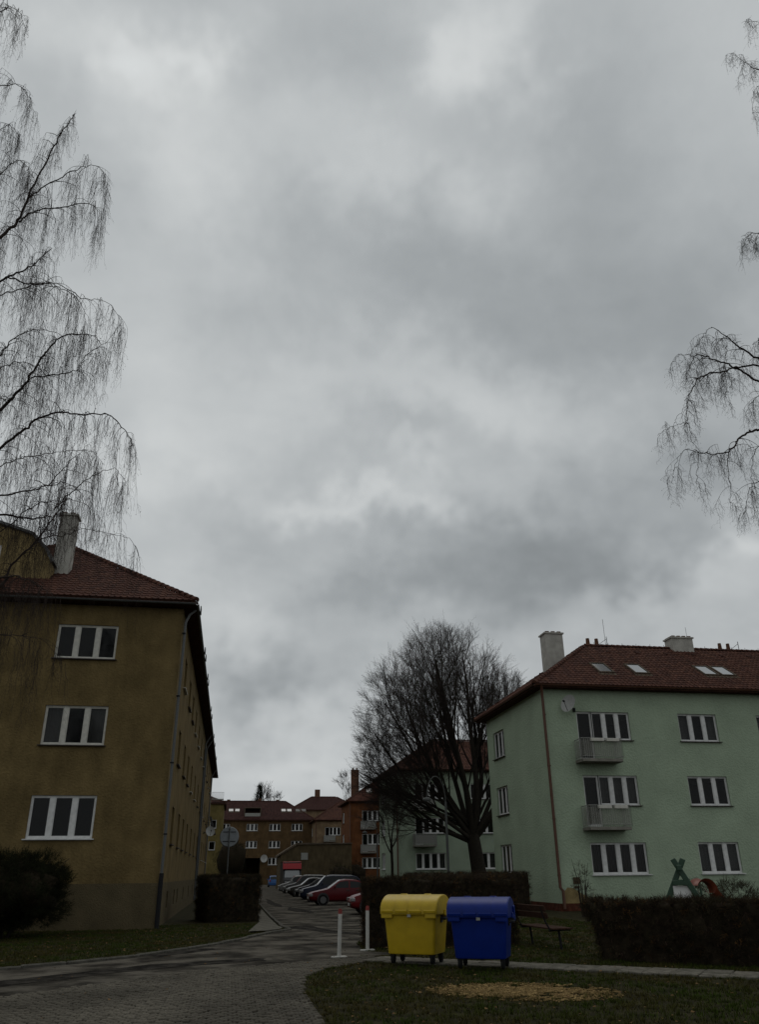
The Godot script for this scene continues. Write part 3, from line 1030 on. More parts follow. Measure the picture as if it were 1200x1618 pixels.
func far_buildings() -> void:
	# brown house that closes the street
	var x0 := -6.0
	var L := 22.5
	var z := -178.0
	var H := 12.1
	var t := thing("brown_house", Vector3(x0, 0, z), 0, "brown apartment house with a dark archway closing the end of the street", "apartment building")
	var ops: Array = []
	var wn: Array = []
	for r in [10.0, 6.75, 3.6]:
		for x in [3.3, 8.95, 13.6, 18.15]:
			if r < 4 and x < 13: continue
			ops.push_back([x, r, 2.25, 1.35]); wn.push_back([x, r, 2.25, 1.35])
	ops.push_back([5.5, 0.0, 6.5, 4.9])
	wall(t, Vector3.ZERO, Vector3.RIGHT, L, H, ops, M.brown)
	for w in wn:
		window(t, Transform3D(Basis(), Vector3(w[0], w[1], 0)), w[2], w[3], 3, {"mullion": 0.24, "curtain": ["", "half", "full"][rng.randi() % 3], "sill_mat": M.white})
	wall(t, Vector3(0, 0, -11), Vector3.BACK, 11, H, [], M.brown)
	wall(t, Vector3(L, 0, 0), Vector3.FORWARD, 11, H, [], M.brown)
	wall(t, Vector3(L, 0, -11), Vector3.LEFT, L, H, [], M.brown)
	var fl := MB.new()
	fl.box(Vector3(0.3, 4.95, -10.7), Vector3(L - 0.3, 5.2, -0.31)); fl.box(Vector3(5.2, 0, -10.7), Vector3(5.45, 4.9, -0.31)); fl.box(Vector3(12.05, 0, -10.7), Vector3(12.3, 4.9, -0.31)); fl.box(Vector3(0.3, 8.2, -10.7), Vector3(L - 0.3, 8.4, -0.31))
	pmb(t, "floor_slab", fl, M.interior)
	hip_roof(t, -8.0, L + 0.5, 0.5, -11.5, H, 4.0, 0, [Color(0.07, 0.033, 0.029), Color(0.06, 0.029, 0.026)], false)
	var up := Vector3(0, 4.0, -6.0).normalized()
	for x in [5.6, 6.9, 16.5, 17.7, 19.5, 20.7]:
		var y := 14.05
		skylight(t, Vector3(x, y, 0.5 - (y - H) * 6.0 / 4.0), Vector3.RIGHT, up, 0.95, 1.0, M.skyglass if x < 19 else M.carglass)
	# roof loggia
	var lg := MB.new()
	lg.box(Vector3(8.3, 14.4, -3.4), Vector3(11.8, 14.55, -0.45))
	lg.box(Vector3(8.3, 12.6, -3.2), Vector3(8.5, 14.4, -0.5)); lg.box(Vector3(11.6, 12.6, -3.2), Vector3(11.8, 14.4, -0.5)); lg.box(Vector3(8.5, 12.6, -3.2), Vector3(11.6, 14.4, -3.0))
	var lo := pmb(t, "loggia", lg, M.soffit)
	var lp := MB.new()
	lp.box(Vector3(8.5, 12.7, -0.53), Vector3(11.6, 13.45, -0.45))
	pmb(lo, "parapet", lp, M.rail)
	for q in [[4.6, 16.0], [11.2, 16.2], [15.0, 16.0]]:
		chimney(t, Vector3(q[0], 14.8, -6.3), Vector3(q[0] + 0.7, q[1] + 0.5, -5.7), M.pot, 0, false)
	var d := thing("satellite_dish", Vector3(x0 + 12.75, 4.75, z + 0.1), 0, "pale satellite dish on the brown end house beside its archway", "satellite dish")
	dish(d, Vector3(0, 0, 0.5), Vector3(-0.1, 0.2, 0.97).normalized(), 0.7, Vector3(0, -0.1, 0.0))
	# ochre house further along the near side of the street
	var oh := thing("ochre_house", Vector3(-14.5, 0, -140.0), 0, "narrow ochre house behind the far end of the mustard house", "house")
	wall(oh, Vector3.ZERO, Vector3.RIGHT, 13.0, 12.4, [[11.0, 8.6, 1.0, 1.3], [11.0, 5.4, 1.0, 1.3]], M.ochre)
	for y in [8.6, 5.4]:
		window(oh, Transform3D(Basis(), Vector3(11.0, y, 0)), 1.0, 1.3, 1, {})
	wall(oh, Vector3(13.0, 0, 0), Vector3.FORWARD, 14, 12.4, [], M.ochre)
	wall(oh, Vector3(13.0, 0, -14), Vector3.LEFT, 13.0, 12.4, [], M.ochre)
	wall(oh, Vector3(0, 0, -14), Vector3.BACK, 14, 12.4, [], M.ochre)
	hip_roof(oh, -0.4, 13.3, 0.3, -14.3, 12.4, 3.0, 0, [Color(0.08, 0.038, 0.032)], false)
	balcony(oh, 11.0, 12.9, 13.0, 0.9, M.rail, null, false)
	# low rendered garage wall with sloping shoulder
	var g := thing("garage", Vector3(6.2, 0, -116.0), 0, "low windowless brown rendered garage behind the parked cars", "garage")
	var gm := MB.new()
	gm.prism(Transform3D(Basis(), Vector3.ZERO), PackedVector2Array([Vector2(0.4, 0), Vector2(9.9, 0), Vector2(9.9, 5.45), Vector2(2.6, 5.4), Vector2(0.4, 4.35)]), -9.0, 0.0)
	pmb(g, "wall", gm, M.garage)
	var gr := MB.new()
	gr.prism(Transform3D(Basis(), Vector3(0, 0.002, 0)), PackedVector2Array([Vector2(0.1, 4.2), Vector2(0.1, 4.0), Vector2(2.6, 5.4), Vector2(9.95, 5.45), Vector2(9.95, 5.62), Vector2(2.5, 5.62)]), -9.1, 0.15)
	pmb(g, "coping", gr, M.soffit)
	var gv := MB.new()
	gv.box(Vector3(3.1, 3.55, 0.0), Vector3(4.0, 4.4, 0.05))
	pmb(g, "vent_panel", gv, M.rail)
	# taller house whose roof shows over the cream block
	var th := thing("cream_town_house", Vector3(13.2, 0, -196.0), 0, "cream house whose red roof and chimney rise behind the cream block", "house")
	wall(th, Vector3.ZERO, Vector3.RIGHT, 16, 15.3, [], M.cream)
	wall(th, Vector3(0, 0, -10), Vector3.BACK, 10, 15.3, [], M.cream)
	wall(th, Vector3(16, 0, 0), Vector3.FORWARD, 10, 15.3, [], M.cream)
	wall(th, Vector3(16, 0, -10), Vector3.LEFT, 16, 15.3, [], M.cream)
	hip_roof(th, -0.5, 16.5, 0.5, -10.5, 15.3, 3.2, 0, [Color(0.068, 0.032, 0.028)], false)
	chimney(th, Vector3(5.8, 17.5, -5.6), Vector3(7.0, 20.2, -4.8), M.pot, 0, false)

# ---------------------------------------------------------------- ground
func flat(poly: PackedVector2Array, y: float) -> MB:
	var b := MB.new()
	var idx := Geometry2D.triangulate_polygon(poly)
	for i in range(0, idx.size(), 3):
		var a := poly[idx[i]]; var c := poly[idx[i + 1]]; var d := poly[idx[i + 2]]
		var p := Vector3(a.x, y, a.y)
		var q := Vector3(c.x, y, c.y)
		var r := Vector3(d.x, y, d.y)
		if (q - p).cross(r - p).y < 0:
			b.tri(p, r, q)
		else:
			b.tri(p, q, r)
	return b

func pv(a: Array) -> PackedVector2Array:
	var o := PackedVector2Array()
	for q in a:
		o.push_back(Vector2(q[0], q[1]))
	return o

var road_poly: PackedVector2Array
var sett_poly: PackedVector2Array
var path_a := Vector2(3.3, -20.15)
var path_b := Vector2(13.5, -11.9)
var path_w := 1.0
var kerb_line: PackedVector2Array
var walk_poly: PackedVector2Array

func path_dist(p: Vector2) -> float:
	var d := (path_b - path_a).normalized()
	return absf((p - path_a).dot(Vector2(-d.y, d.x)))

func make_ground() -> void:
	var g := MB.new()
	g.quad(Vector3(-400, 0, 60), Vector3(400, 0, 60), Vector3(400, 0, -700), Vector3(-400, 0, -700))
	setting("ground", g, M.soil)
	kerb_line = pv([[-14, -16.6], [-9, -18.2], [-6.2, -19.4], [-4.57, -20.16], [-3.22, -21.1], [-2.26, -22.1], [-0.89, -24.2], [0.2, -26.4], [0.9, -28.4], [1.5, -30.0], [2.0, -31.0], [2.15, -31.8], [2.05, -33.0], [2.0, -40], [2.05, -57], [2.1, -80], [2.2, -120], [2.2, -176]])
	var rp := kerb_line.duplicate()
	rp.append_array(pv([[12.5, -176], [12.5, -119], [11.5, -90], [10.5, -40], [5.2, -27.0], [3.6, -25.0], [3.4, -22.4], [4.2, -21.4], [3.0, -20.9], [1.7, -20.0], [0.6, -19.35], [-0.65, -18.7], [-2.2, -17.0], [-3.5, -15.6], [-7, -12.2], [-14, -8]]))
	road_poly = rp
	setting("road", flat(rp, 0.006), M.asphalt)
	# darker repaired strips, each a thin sheet of its own
	for q in [[[-7.5, -14.9], [-3.9, -17.2], [-1.2, -19.6], [0.9, -20.6], [0.9, -21.2], [-1.6, -20.4], [-4.2, -17.9], [-7.8, -15.6]], [[-1.9, -22.6], [-0.3, -24.4], [-0.2, -24.0], [-1.5, -22.2]], [[2.2, -33.0], [3.4, -29.0], [5.0, -27.4], [5.2, -27.9], [3.9, -29.6], [3.0, -34.0]], [[3.2, -48], [4.2, -44], [4.4, -47], [3.6, -53]], [[2.6, -60], [3.1, -52], [3.4, -56], [3.1, -72]]]:
		var rough := PackedVector2Array()
		var base := pv(q)
		for i in base.size():
			var a := base[i]
			var b := base[(i + 1) % base.size()]
			for k in 6:
				rough.push_back(a.lerp(b, k / 6.0) + Vector2(rng.randf_range(-0.07, 0.07), rng.randf_range(-0.07, 0.07)))
		setting("road_patch", flat(rough, 0.011), M.asphalt_patch)
	# pavement beside the clipped hedge, rounded at its end
	walk_poly = pv([[0.75, -30.2], [1.4, -30.4], [1.85, -31.2], [1.98, -32.0], [1.88, -33.0], [1.83, -40], [1.88, -57], [1.95, -100], [1.45, -100], [1.42, -57], [1.4, -40], [1.3, -36.0], [1.0, -33.0]])
	setting("pavement", flat(walk_poly, 0.06), M.slab_b)
	# kerb stones
	var kerb := Node3D.new()
	kerb.name = "kerb"
	add_child(kerb)
	kerb.set_meta("kind", "structure")
	var stone := MB.new()
	stone.cbox(Transform3D(Basis(), Vector3(0, 0.02, 0)), Vector3(0.98, 0.2, 0.13), 0.02)
	var sm := stone.mesh()
	var acc := 0.0
	var n := 0
	for i in kerb_line.size() - 1:
		var a := kerb_line[i]
		var b := kerb_line[i + 1]
		var len := a.distance_to(b)
		var dir := (b - a) / len
		while acc < len and n < 130:
			var p := a + dir * acc
			var o := part(kerb, "kerb_stone", sm, M.kerb)
			o.transform = Transform3D(Basis(UP, -dir.angle() + rng.randf_range(-0.02, 0.02)), Vector3(p.x, rng.randf_range(-0.065, -0.045), p.y))
			acc += 1.0
			n += 1
		acc -= len
	# small setts on their bed
	sett_poly = pv([[-3.5, -15.6], [-2.2, -17.0], [-0.65, -18.7], [0.6, -19.35], [1.7, -20.0], [3.0, -20.9], [3.6, -20.5], [3.1, -19.7], [2.55, -19.15], [2.0, -18.45], [1.6, -17.4], [1.42, -16.4], [1.3, -15.0], [1.32, -13.0], [1.35, -10.5], [1.6, -7.0], [-9, -7.0], [-9, -10.6], [-7, -12.2]])
	var cobbles := setting("cobbled_paving", flat(sett_poly, 0.003), M.sett_bed)
	var sb := MB.new()
	sb.cbox(Transform3D(Basis(), Vector3(0, 0.0, 0)), Vector3(0.104, 0.06, 0.104), 0.012)
	var smesh := sb.mesh()
	var xs: Array = []
	var cs: Array = []
	var row := 0
	var vz := -21.0
	var nz := noise(301, 0.35, 3)
	while vz < -10.2:
		var vx := -6.0
		while vx < 3.7:
			# rows sweep in shallow arcs
			var p := Vector2(vx + 0.055 * (row % 2), vz + 0.25 * sin(vx * 1.1))
			if Geometry2D.is_point_in_polygon(p, sett_poly):
				var k := rng.randf_range(0.85, 1.15) * (1.0 + 0.5 * nz.get_noise_2d(p.x, p.y))
				xs.push_back(Transform3D(Basis(UP, rng.randf_range(-0.12, 0.12)) * Basis(Vector3(rng.randf_range(-1, 1), 0, rng.randf_range(-1, 1)).normalized(), rng.randf_range(0, 0.05)), Vector3(p.x + rng.randf_range(-0.006, 0.006), 0.0 + rng.randf_range(-0.012, 0.006), p.y)))
				cs.push_back(Color(0.14 * k, 0.126 * k, 0.10 * k))
			vx += 0.112
		vz += 0.112
		row += 1
	many(cobbles, "setts", smesh, M.sett, xs, cs)
	# footpath of concrete slabs
	var bed := MB.new()
	var pd := (path_b - path_a).normalized()
	var pn := Vector2(-pd.y, pd.x)
	var q0 := path_a - pn * (path_w / 2)
	var q1 := path_b - pn * (path_w / 2)
	var q2 := path_b + pn * (path_w / 2)
	var q3 := path_a + pn * (path_w / 2)
	bed.quad(Vector3(q3.x, 0.002, q3.y), Vector3(q2.x, 0.002, q2.y), Vector3(q1.x, 0.002, q1.y), Vector3(q0.x, 0.002, q0.y))
	var path := setting("path", bed, M.sett_bed)
	var sl := MB.new()
	sl.cbox(Transform3D(Basis(), Vector3(0, 0.0, 0)), Vector3(0.485, 0.07, 0.485), 0.012)
	var slm := sl.mesh()
	var plen := path_a.distance_to(path_b)
	var s := 0.25
	while s < plen:
		for k in 2:
			var p := path_a + pd * (s + (0.0 if k == 0 else 0.0)) + pn * (0.25 if k == 0 else -0.25)
			var o := part(path, "slab", slm, [M.slab_a, M.slab_b, M.slab_c][rng.randi() % 3])
			o.transform = Transform3D(Basis(UP, -pd.angle() + rng.randf_range(-0.012, 0.012)) * Basis(Vector3(1, 0, 0), rng.randf_range(-0.012, 0.012)), Vector3(p.x, 0.0 + rng.randf_range(-0.008, 0.006), p.y))
		s += 0.5

func in_paved(p: Vector2) -> bool:
	if Geometry2D.is_point_in_polygon(p, road_poly) or Geometry2D.is_point_in_polygon(p, sett_poly) or Geometry2D.is_point_in_polygon(p, walk_poly):
		return true
	return path_dist(p) < path_w / 2 + 0.0 and p.x > 3.2

func make_grass() -> void:
	var b := MB.new()
	var r := RandomNumberGenerator.new()
	r.seed = 77
	for i in 9:
		var a := r.randf() * TAU
		var o := Vector3(cos(a) * r.randf() * 0.06, -0.01, sin(a) * r.randf() * 0.06)
		var h := r.randf_range(0.035, 0.075)
		var lean := Vector3(cos(a), 0, sin(a)) * r.randf_range(0.0, 0.05)
		var side := Vector3(-sin(a), 0, cos(a)) * 0.006
		b.tri(o - side, o + side, o + UP * h + lean)
	var tuft := b.mesh()
	var xs: Array = []
	var cs: Array = []
	var nz := noise(311, 0.5, 3)
	var chips := Vector2(4.75, -14.3)
	for i in 62000:
		var p := Vector2(rng.randf_range(-9.0, 13.5), rng.randf_range(-36.0, -10.0))
		var near := rng.randf() < remap(-p.y, 10, 36, 1.0, 0.45)
		if not near or in_paved(p): continue
		if p.x < -2.5 and p.y < -33.6: continue
		var dc := (p - chips).rotated(-0.55)
		var e := Vector2(dc.x / 1.35, dc.y / 0.85).length() + nz.get_noise_2d(p.x * 3, p.y * 3) * 0.5
		if e < 0.9 and rng.randf() < 0.9: continue
		var k := rng.randf_range(0.6, 1.3)
		var m := clampf(0.5 + nz.get_noise_2d(p.x, p.y) * 1.3, 0, 1)
		xs.push_back(Transform3D(Basis(UP, rng.randf() * TAU).scaled(Vector3(1, rng.randf_range(0.6, 1.4), 1)), Vector3(p.x, 0, p.y)))
		cs.push_back(Color(lerpf(0.050, 0.032, m) * k, lerpf(0.043, 0.048, m) * k, lerpf(0.014, 0.008, m) * k))
	var g := many(self, "grass", tuft, M.blade, xs, cs)
	meta(g, "short dull winter grass on the lawns round the paving", "grass")
	# scattered wood chips
	var c := MB.new()
	c.obox(Transform3D(Basis(), Vector3.ZERO), Vector3(0.045, 0.006, 0.014))
	var cx: Array = []
	var cc: Array = []
	for i in 9000:
		var q := Vector2(rng.randfn(0, 0.46), rng.randfn(0, 0.5))
		if q.length() > 1.15: continue
		var p := chips + Vector2(q.x * 1.4, q.y * 0.95).rotated(0.55)
		if nz.get_noise_2d(p.x * 3, p.y * 3) > 0.25: continue
		if in_paved(p): continue
		var k := rng.randf_range(0.45, 1.35)
		cx.push_back(Transform3D(Basis(UP, rng.randf() * TAU) * Basis(Vector3(1, 0, 0.3).normalized(), rng.randf_range(-0.5, 0.5)).scaled(Vector3.ONE * rng.randf_range(0.6, 1.7)), Vector3(p.x, rng.randf_range(0.004, 0.02), p.y)))
		cc.push_back(Color(0.20 * k, 0.138 * k, 0.06 * k))
	var ch := many(self, "wood_chips", c.mesh(), M.chip, cx, cc)
	meta(ch, "pale wood chips strewn on the lawn in front of the bins", "wood chips")
	# fallen leaves
	var l := MB.new()
	l.tri(Vector3(-0.025, 0, 0), Vector3(0, 0.006, 0.018), Vector3(0.03, 0.004, 0)); l.tri(Vector3(-0.025, 0, 0), Vector3(0.03, 0.004, 0), Vector3(0, 0.012, -0.018))
	var lx: Array = []
	var lc: Array = []
	for i in 2600:
		var p := Vector2(rng.randf_range(-8, 12.5), rng.randf_range(-34, -10.5))
		if in_paved(p) and rng.randf() < 0.93: continue
		var k := rng.randf_range(0.5, 1.5)
		lx.push_back(Transform3D(Basis(UP, rng.randf() * TAU) * Basis(Vector3.RIGHT, rng.randf_range(-0.4, 0.4)).scaled(Vector3.ONE * rng.randf_range(0.7, 1.5)), Vector3(p.x, 0.035, p.y)))
		lc.push_back(Color(0.12 * k, 0.075 * k, 0.035 * k))
	var lv := many(self, "fallen_leaves", l.mesh(), M.chip, lx, lc)
	meta(lv, "small brown fallen leaves scattered over grass and paving", "leaves")

# ---------------------------------------------------------------- hedges and shrubs
func twig_tuft(seed_: int, len: float, n: int, rad: float, leafy: bool) -> ArrayMesh:
	var r := RandomNumberGenerator.new()
	r.seed = seed_
	var b := MB.new()
	for i in n:
		var d := Vector3(r.randf_range(-1, 1), r.randf_range(0.2, 1.4), r.randf_range(-1, 1)).normalized()
		var l := len * r.randf_range(0.5, 1.0)
		var m := d * l * 0.55 + Vector3(r.randf_range(-1, 1), r.randf_range(-1, 1), r.randf_range(-1, 1)) * l * 0.12
		b.tube(PackedVector3Array([Vector3.ZERO, m, d * l]), PackedFloat32Array([rad, rad * 0.75, rad * 0.4]), 3, false)
		if leafy:
			for k in 3:
				var p := m.lerp(d * l, r.randf())
				var s := Vector3(r.randf_range(-1, 1), r.randf_range(-1, 1), r.randf_range(-1, 1)).normalized() * 0.03
				var u := s.cross(d).normalized() * 0.012
				b.tri(p, p + s * 0.5 + u, p + s); b.tri(p, p + s, p + s * 0.5 - u)
		else:
			var e := d * l * 0.6
			var s := Vector3(r.randf_range(-1, 1), r.randf_range(-0.2, 1), r.randf_range(-1, 1)).normalized() * l * 0.35
			b.tube(PackedVector3Array([e, e + s]), PackedFloat32Array([rad * 0.6, rad * 0.3]), 3, false)
	return b.mesh()

# clipped hedge along a to b, w deep (towards the side of turn), h tall
func hedge(a: Vector3, b: Vector3, w: float, h: float, label: String, dens := 150.0, taper := 0.0, tint := Color(0.034, 0.026, 0.017)) -> void:
	var dir := (b - a).normalized()
	var side := dir.cross(UP).normalized()      # away from the camera for a hedge that runs left to right
	side = -side if side.z > 0 else side
	var len := a.distance_to(b)
	var t := thing("hedge", a, 0, label, "hedge", "clipped hedges")
	# uneven core
	var nz := noise(int(a.x * 10 + a.z), 0.9, 3)
	var core := MB.new()
	var nl := int(len / 0.25) + 2
	var prof := [[0.0, 0.0], [0.0, 0.35], [0.0, 0.7], [0.02, 0.94], [0.12, 1.0], [0.5, 1.0], [0.88, 1.0], [0.98, 0.94], [1.0, 0.5], [1.0, 0.0]]
	var rings: Array = []
	for i in nl + 1:
		var u := clampf(float(i) / nl, 0, 1) * (len - 0.16) + 0.08
		var ring := PackedVector3Array()
		for q in prof:
			var uu := u + taper * (1.0 - float(q[1])) * (1.0 - u / len)
			var p := dir * uu + side * (0.08 + float(q[0]) * (w - 0.16)) + UP * (float(q[1]) * (h - 0.07))
			p += (side * nz.get_noise_3d(p.x * 2, p.y * 2, p.z * 2) + UP * nz.get_noise_3d(p.z * 2, p.x * 2, 5.0) * float(q[1]) * 0.7) * 0.12
			ring.push_back(p)
		rings.push_back(ring)
	core.loft(rings, false)
	core.fan(rings[0], true); core.fan(rings[nl])
	pmb(t, "core", core, M.hedge_core)
	var tufts := [twig_tuft(5, 0.2, 9, 0.0035, false), twig_tuft(6, 0.17, 8, 0.003, true), twig_tuft(7, 0.23, 8, 0.0035, false)]
	var xs := [[], [], []]
	var cs := [[], [], []]
	var area := (len * (h + w) + 2 * w * h + len * h)
	for i in int(area * dens):
		var f := rng.randf() * area
		var u: float; var v: float; var y: float
		var out: Vector3
		if f < len * h:
			u = rng.randf() * len; y = rng.randf() * h; v = 0.04; out = -side
		elif f < len * (h + w):
			u = rng.randf() * len; y = h - 0.06; v = rng.randf() * w; out = UP
		elif f < len * (h + w) + w * h:
			u = 0.05; v = rng.randf() * w; y = rng.randf() * h; out = -dir
		elif f < len * (h + w) + 2 * w * h:
			u = len - 0.05; v = rng.randf() * w; y = rng.randf() * h; out = dir
		else:
			u = rng.randf() * len; v = w - 0.04; y = rng.randf() * h; out = side
		var uu := u + taper * (1.0 - y / h) * (1.0 - u / len)
		var p := dir * uu + side * v + UP * y
		p += out * (nz.get_noise_3d(p.x * 3, p.y * 3, p.z * 3) * 0.12 - 0.03)
		var ax := (out + Vector3(rng.randf_range(-0.8, 0.8), rng.randf_range(-0.4, 0.8), rng.randf_range(-0.8, 0.8))).normalized()
		var bx := ax.cross(Vector3(0.3, 0.1, 0.9)).normalized()
		var k := rng.randi() % 3
		xs[k].push_back(Transform3D(Basis(bx, ax, bx.cross(ax)).scaled(Vector3.ONE * rng.randf_range(0.6, 1.1)), p))
		var c := rng.randf_range(0.5, 1.5)
		if rng.randf() < 0.07:
			cs[k].push_back(Color(0.10 * c, 0.055 * c, 0.022 * c))
		else:
			cs[k].push_back(Color(tint.r * c, tint.g * c * rng.randf_range(0.85, 1.15), tint.b * c))
	for k in 3:
		many(t, "twigs", tufts[k], M.hedge_twig, xs[k], cs[k])

func shrub(called: String, at: Vector3, rx: float, h: float, label: String, n: int, tint: Color, group := "", core := true) -> void:
	var t := thing(called, at, 0, label, "shrub", group)
	var nz := noise(int(at.x * 7 + at.z * 3), 0.7, 3)
	var stems := MB.new()
	for i in 14:
		var a := TAU * i / 14.0 + rng.randf()
		var e := Vector3(cos(a) * rx * 0.8, h * rng.randf_range(0.5, 0.95), sin(a) * rx * 0.8)
		stems.tube(PackedVector3Array([Vector3(cos(a) * 0.1, 0, sin(a) * 0.1), e * 0.5 + UP * h * 0.12, e]), PackedFloat32Array([0.02, 0.013, 0.006]), 5)
	pmb(t, "stems", stems, M.bark)
	if core:
		var c := MB.new()
		var rings: Array = []
		for i in 9:
			var q := PI * i / 8.0
			var ring := PackedVector3Array()
			for k in 16:
				var a := TAU * k / 16
				var d := Vector3(sin(q) * cos(a), -cos(q), sin(q) * sin(a))
				var rr := 0.72 + nz.get_noise_3dv(d * 2.2) * 0.35
				ring.push_back(Vector3(d.x * rx * rr, h * 0.48 + d.y * h * 0.46 * rr, d.z * rx * rr))
			rings.push_back(ring)
		c.loft(rings, true, true)
		pmb(t, "core", c, M.hedge_core)
	var tufts := [twig_tuft(15, 0.3, 9, 0.004, true), twig_tuft(16, 0.36, 8, 0.004, false)]
	var xs := [[], []]
	var cs := [[], []]
	for i in n:
		var d := Vector3(rng.randfn(), rng.randfn(), rng.randfn()).normalized()
		var rr := (0.78 + nz.get_noise_3dv(d * 2.2) * 0.45) * rng.randf_range(0.82, 1.03)
		var p := Vector3(d.x * rx * rr, maxf(h * 0.48 + d.y * h * 0.5 * rr, 0.05), d.z * rx * rr)
		var ax := (d + UP * 0.5 + Vector3(rng.randf_range(-0.5, 0.5), rng.randf_range(-0.3, 0.5), rng.randf_range(-0.5, 0.5))).normalized()
		var bx := ax.cross(Vector3(0.3, 0.1, 0.9)).normalized()
		var k := rng.randi() % 2
		xs[k].push_back(Transform3D(Basis(bx, ax, bx.cross(ax)).scaled(Vector3.ONE * rng.randf_range(0.6, 1.2)), p))
		var c := rng.randf_range(0.5, 1.4)
		cs[k].push_back(Color(tint.r * c, tint.g * c, tint.b * c))
	for k in 2:
		many(t, "twigs", tufts[k], M.hedge_twig, xs[k], cs[k])

# ---------------------------------------------------------------- trees
func strand_mesh(seed_: int, rad: float, spread: float, buds: bool) -> ArrayMesh:
	var r := RandomNumberGenerator.new()
	r.seed = seed_
	var b := MB.new()
	var pts := PackedVector3Array()
	var rr := PackedFloat32Array()
	var w := Vector3.ZERO
	for i in 9:
		var f := i / 8.0
		pts.push_back(Vector3(w.x, -f, w.z))
		rr.push_back(rad * (1.0 - 0.6 * f))
		w += Vector3(r.randf_range(-1, 1), 0, r.randf_range(-1, 1)) * 0.022
	b.tube(pts, rr, 3, false)
	for i in 7:
		var f := r.randf_range(0.05, 0.98)
		var k := int(f * 8)
		var p := pts[k].lerp(pts[mini(k + 1, 8)], f * 8 - k)
		var a := r.randf() * TAU
		var l := r.randf_range(0.05, 0.2) * spread
		var d := Vector3(cos(a), -r.randf_range(0.7, 1.6), sin(a)).normalized()
		var e := p + d * l
		var e2 := e + Vector3(d.x * 0.3, -1, d.z * 0.3).normalized() * l * 0.7
		b.tube(PackedVector3Array([p, e, e2]), PackedFloat32Array([rad * 0.55, rad * 0.5, rad * 0.35]), 3, false)
		if buds and r.randf() < 0.45:
			for q in [e2]:
				var s := r.randf_range(0.006, 0.014)
				var t := Vector3(r.randf_range(-1, 1), r.randf_range(-1.6, 0.2), r.randf_range(-1, 1)).normalized()
				var u := t.cross(Vector3(0.2, 0.3, 0.9)).normalized()
				b.tri(q, q + t * s * 2.0 + u * s * 0.7, q + t * s * 2.6 - u * s * 0.3)
				b.tri(q, q + t * s * 1.6 + t.cross(u) * s * 0.8, q + t * s * 2.2)
	return b.mesh()

func smooth_pts(a: Array, steps: int) -> PackedVector3Array:
	var o := PackedVector3Array()
	for i in a.size() - 1:
		var p0: Vector3 = a[maxi(i - 1, 0)]
		var p1: Vector3 = a[i]
		var p2: Vector3 = a[i + 1]
		var p3: Vector3 = a[mini(i + 2, a.size() - 1)]
		for k in steps:
			o.push_back(p1.cubic_interpolate(p2, p0, p3, float(k) / steps))
	o.push_back(a[a.size() - 1])
	return o

# drooping birch: trunk, limbs given as point lists, branchlets that arch over, and hanging strands
func birch(at: Vector3, top: Vector3, limbs: Array, label: String, dens: float, lmin: float, lmax: float, spread: float, rad: float) -> void:
	var t := thing("birch_tree", at, 0, label, "tree")
	var tm := MB.new()
	var tp := PackedVector3Array()
	var tr := PackedFloat32Array()
	for i in 15:
		var f := i / 14.0
		tp.push_back((top - at) * f + Vector3(sin(f * 5.0) * 0.18, 0, cos(f * 4.0) * 0.15 - 0.15))
		tr.push_back(lerpf(0.24, 0.03, pow(f, 0.8)) * (1.35 if i == 0 else 1.0))
	tm.tube(tp, tr, 10)
	pmb(t, "trunk", tm, M.birch_bark)
	var bm := MB.new()
	var xs := [[], [], [], []]
	crowd = {}
	for l in limbs:
		var raw: Array = l[0]
		var r0: float = l[1]
		var loc: Array = []
		for p in raw: loc.push_back(p - at)
		var sp := smooth_pts(loc, 6)
		var rr := PackedFloat32Array()
		for i in sp.size():
			rr.push_back(maxf(lerpf(r0, r0 * 0.16, pow(float(i) / (sp.size() - 1), 0.85)), 0.0035))
			if i > 0 and i < sp.size() - 1:
				sp[i] += Vector3(rng.randf_range(-1, 1), rng.randf_range(-1, 1), rng.randf_range(-1, 1)) * 0.022
		bm.tube(sp, rr, 5, false)
		var bare: float = l[2] if l.size() > 2 else 0.12
		var tot := 0.0
		for i in sp.size() - 1: tot += sp[i].distance_to(sp[i + 1])
		var nb := int(tot * dens)
		for k in nb:
			var f := bare + (1.0 - bare) * rng.randf()
			var g := f * (sp.size() - 1)
			var i := mini(int(g), sp.size() - 2)
			var p := sp[i].lerp(sp[i + 1], g - i)
			var tan := (sp[i + 1] - sp[i]).normalized()
			if rng.randf() < 0.72:
				# arching branchlet
				var a := rng.randf() * TAU
				var d := (tan * rng.randf_range(0.2, 1.0) + Vector3(cos(a), rng.randf_range(-0.1, 0.75), sin(a))).normalized()
				var bl := rng.randf_range(0.2, 0.85) * lerpf(1.0, 0.28, f)
				var q := p
				var bp := PackedVector3Array([p])
				var br := PackedFloat32Array([minf(0.007, rr[i] * 0.7)])
				var ns := 6
				for s in ns:
					d = (d + Vector3(0, -0.24, 0) + Vector3(rng.randf_range(-1, 1), rng.randf_range(-1, 1), rng.randf_range(-1, 1)) * 0.1).normalized()
					q += d * bl / ns
					bp.push_back(q); br.push_back(lerpf(br[0], rad, (s + 1.0) / ns))
					if s > 0 and rng.randf() < 0.62:
						put_strand(xs, q, d, lmin, lmax)
				bm.tube(bp, br, 3, false)
				put_strand(xs, q, d, lmin, lmax)
			else:
				put_strand(xs, p, tan, lmin, lmax)
	var crown := pmb(t, "crown", bm, M.twig)
	for k in 4:
		many(crown, "hanging_twigs", strand_mesh(60 + k, rad, spread, true), M.twig, xs[k])

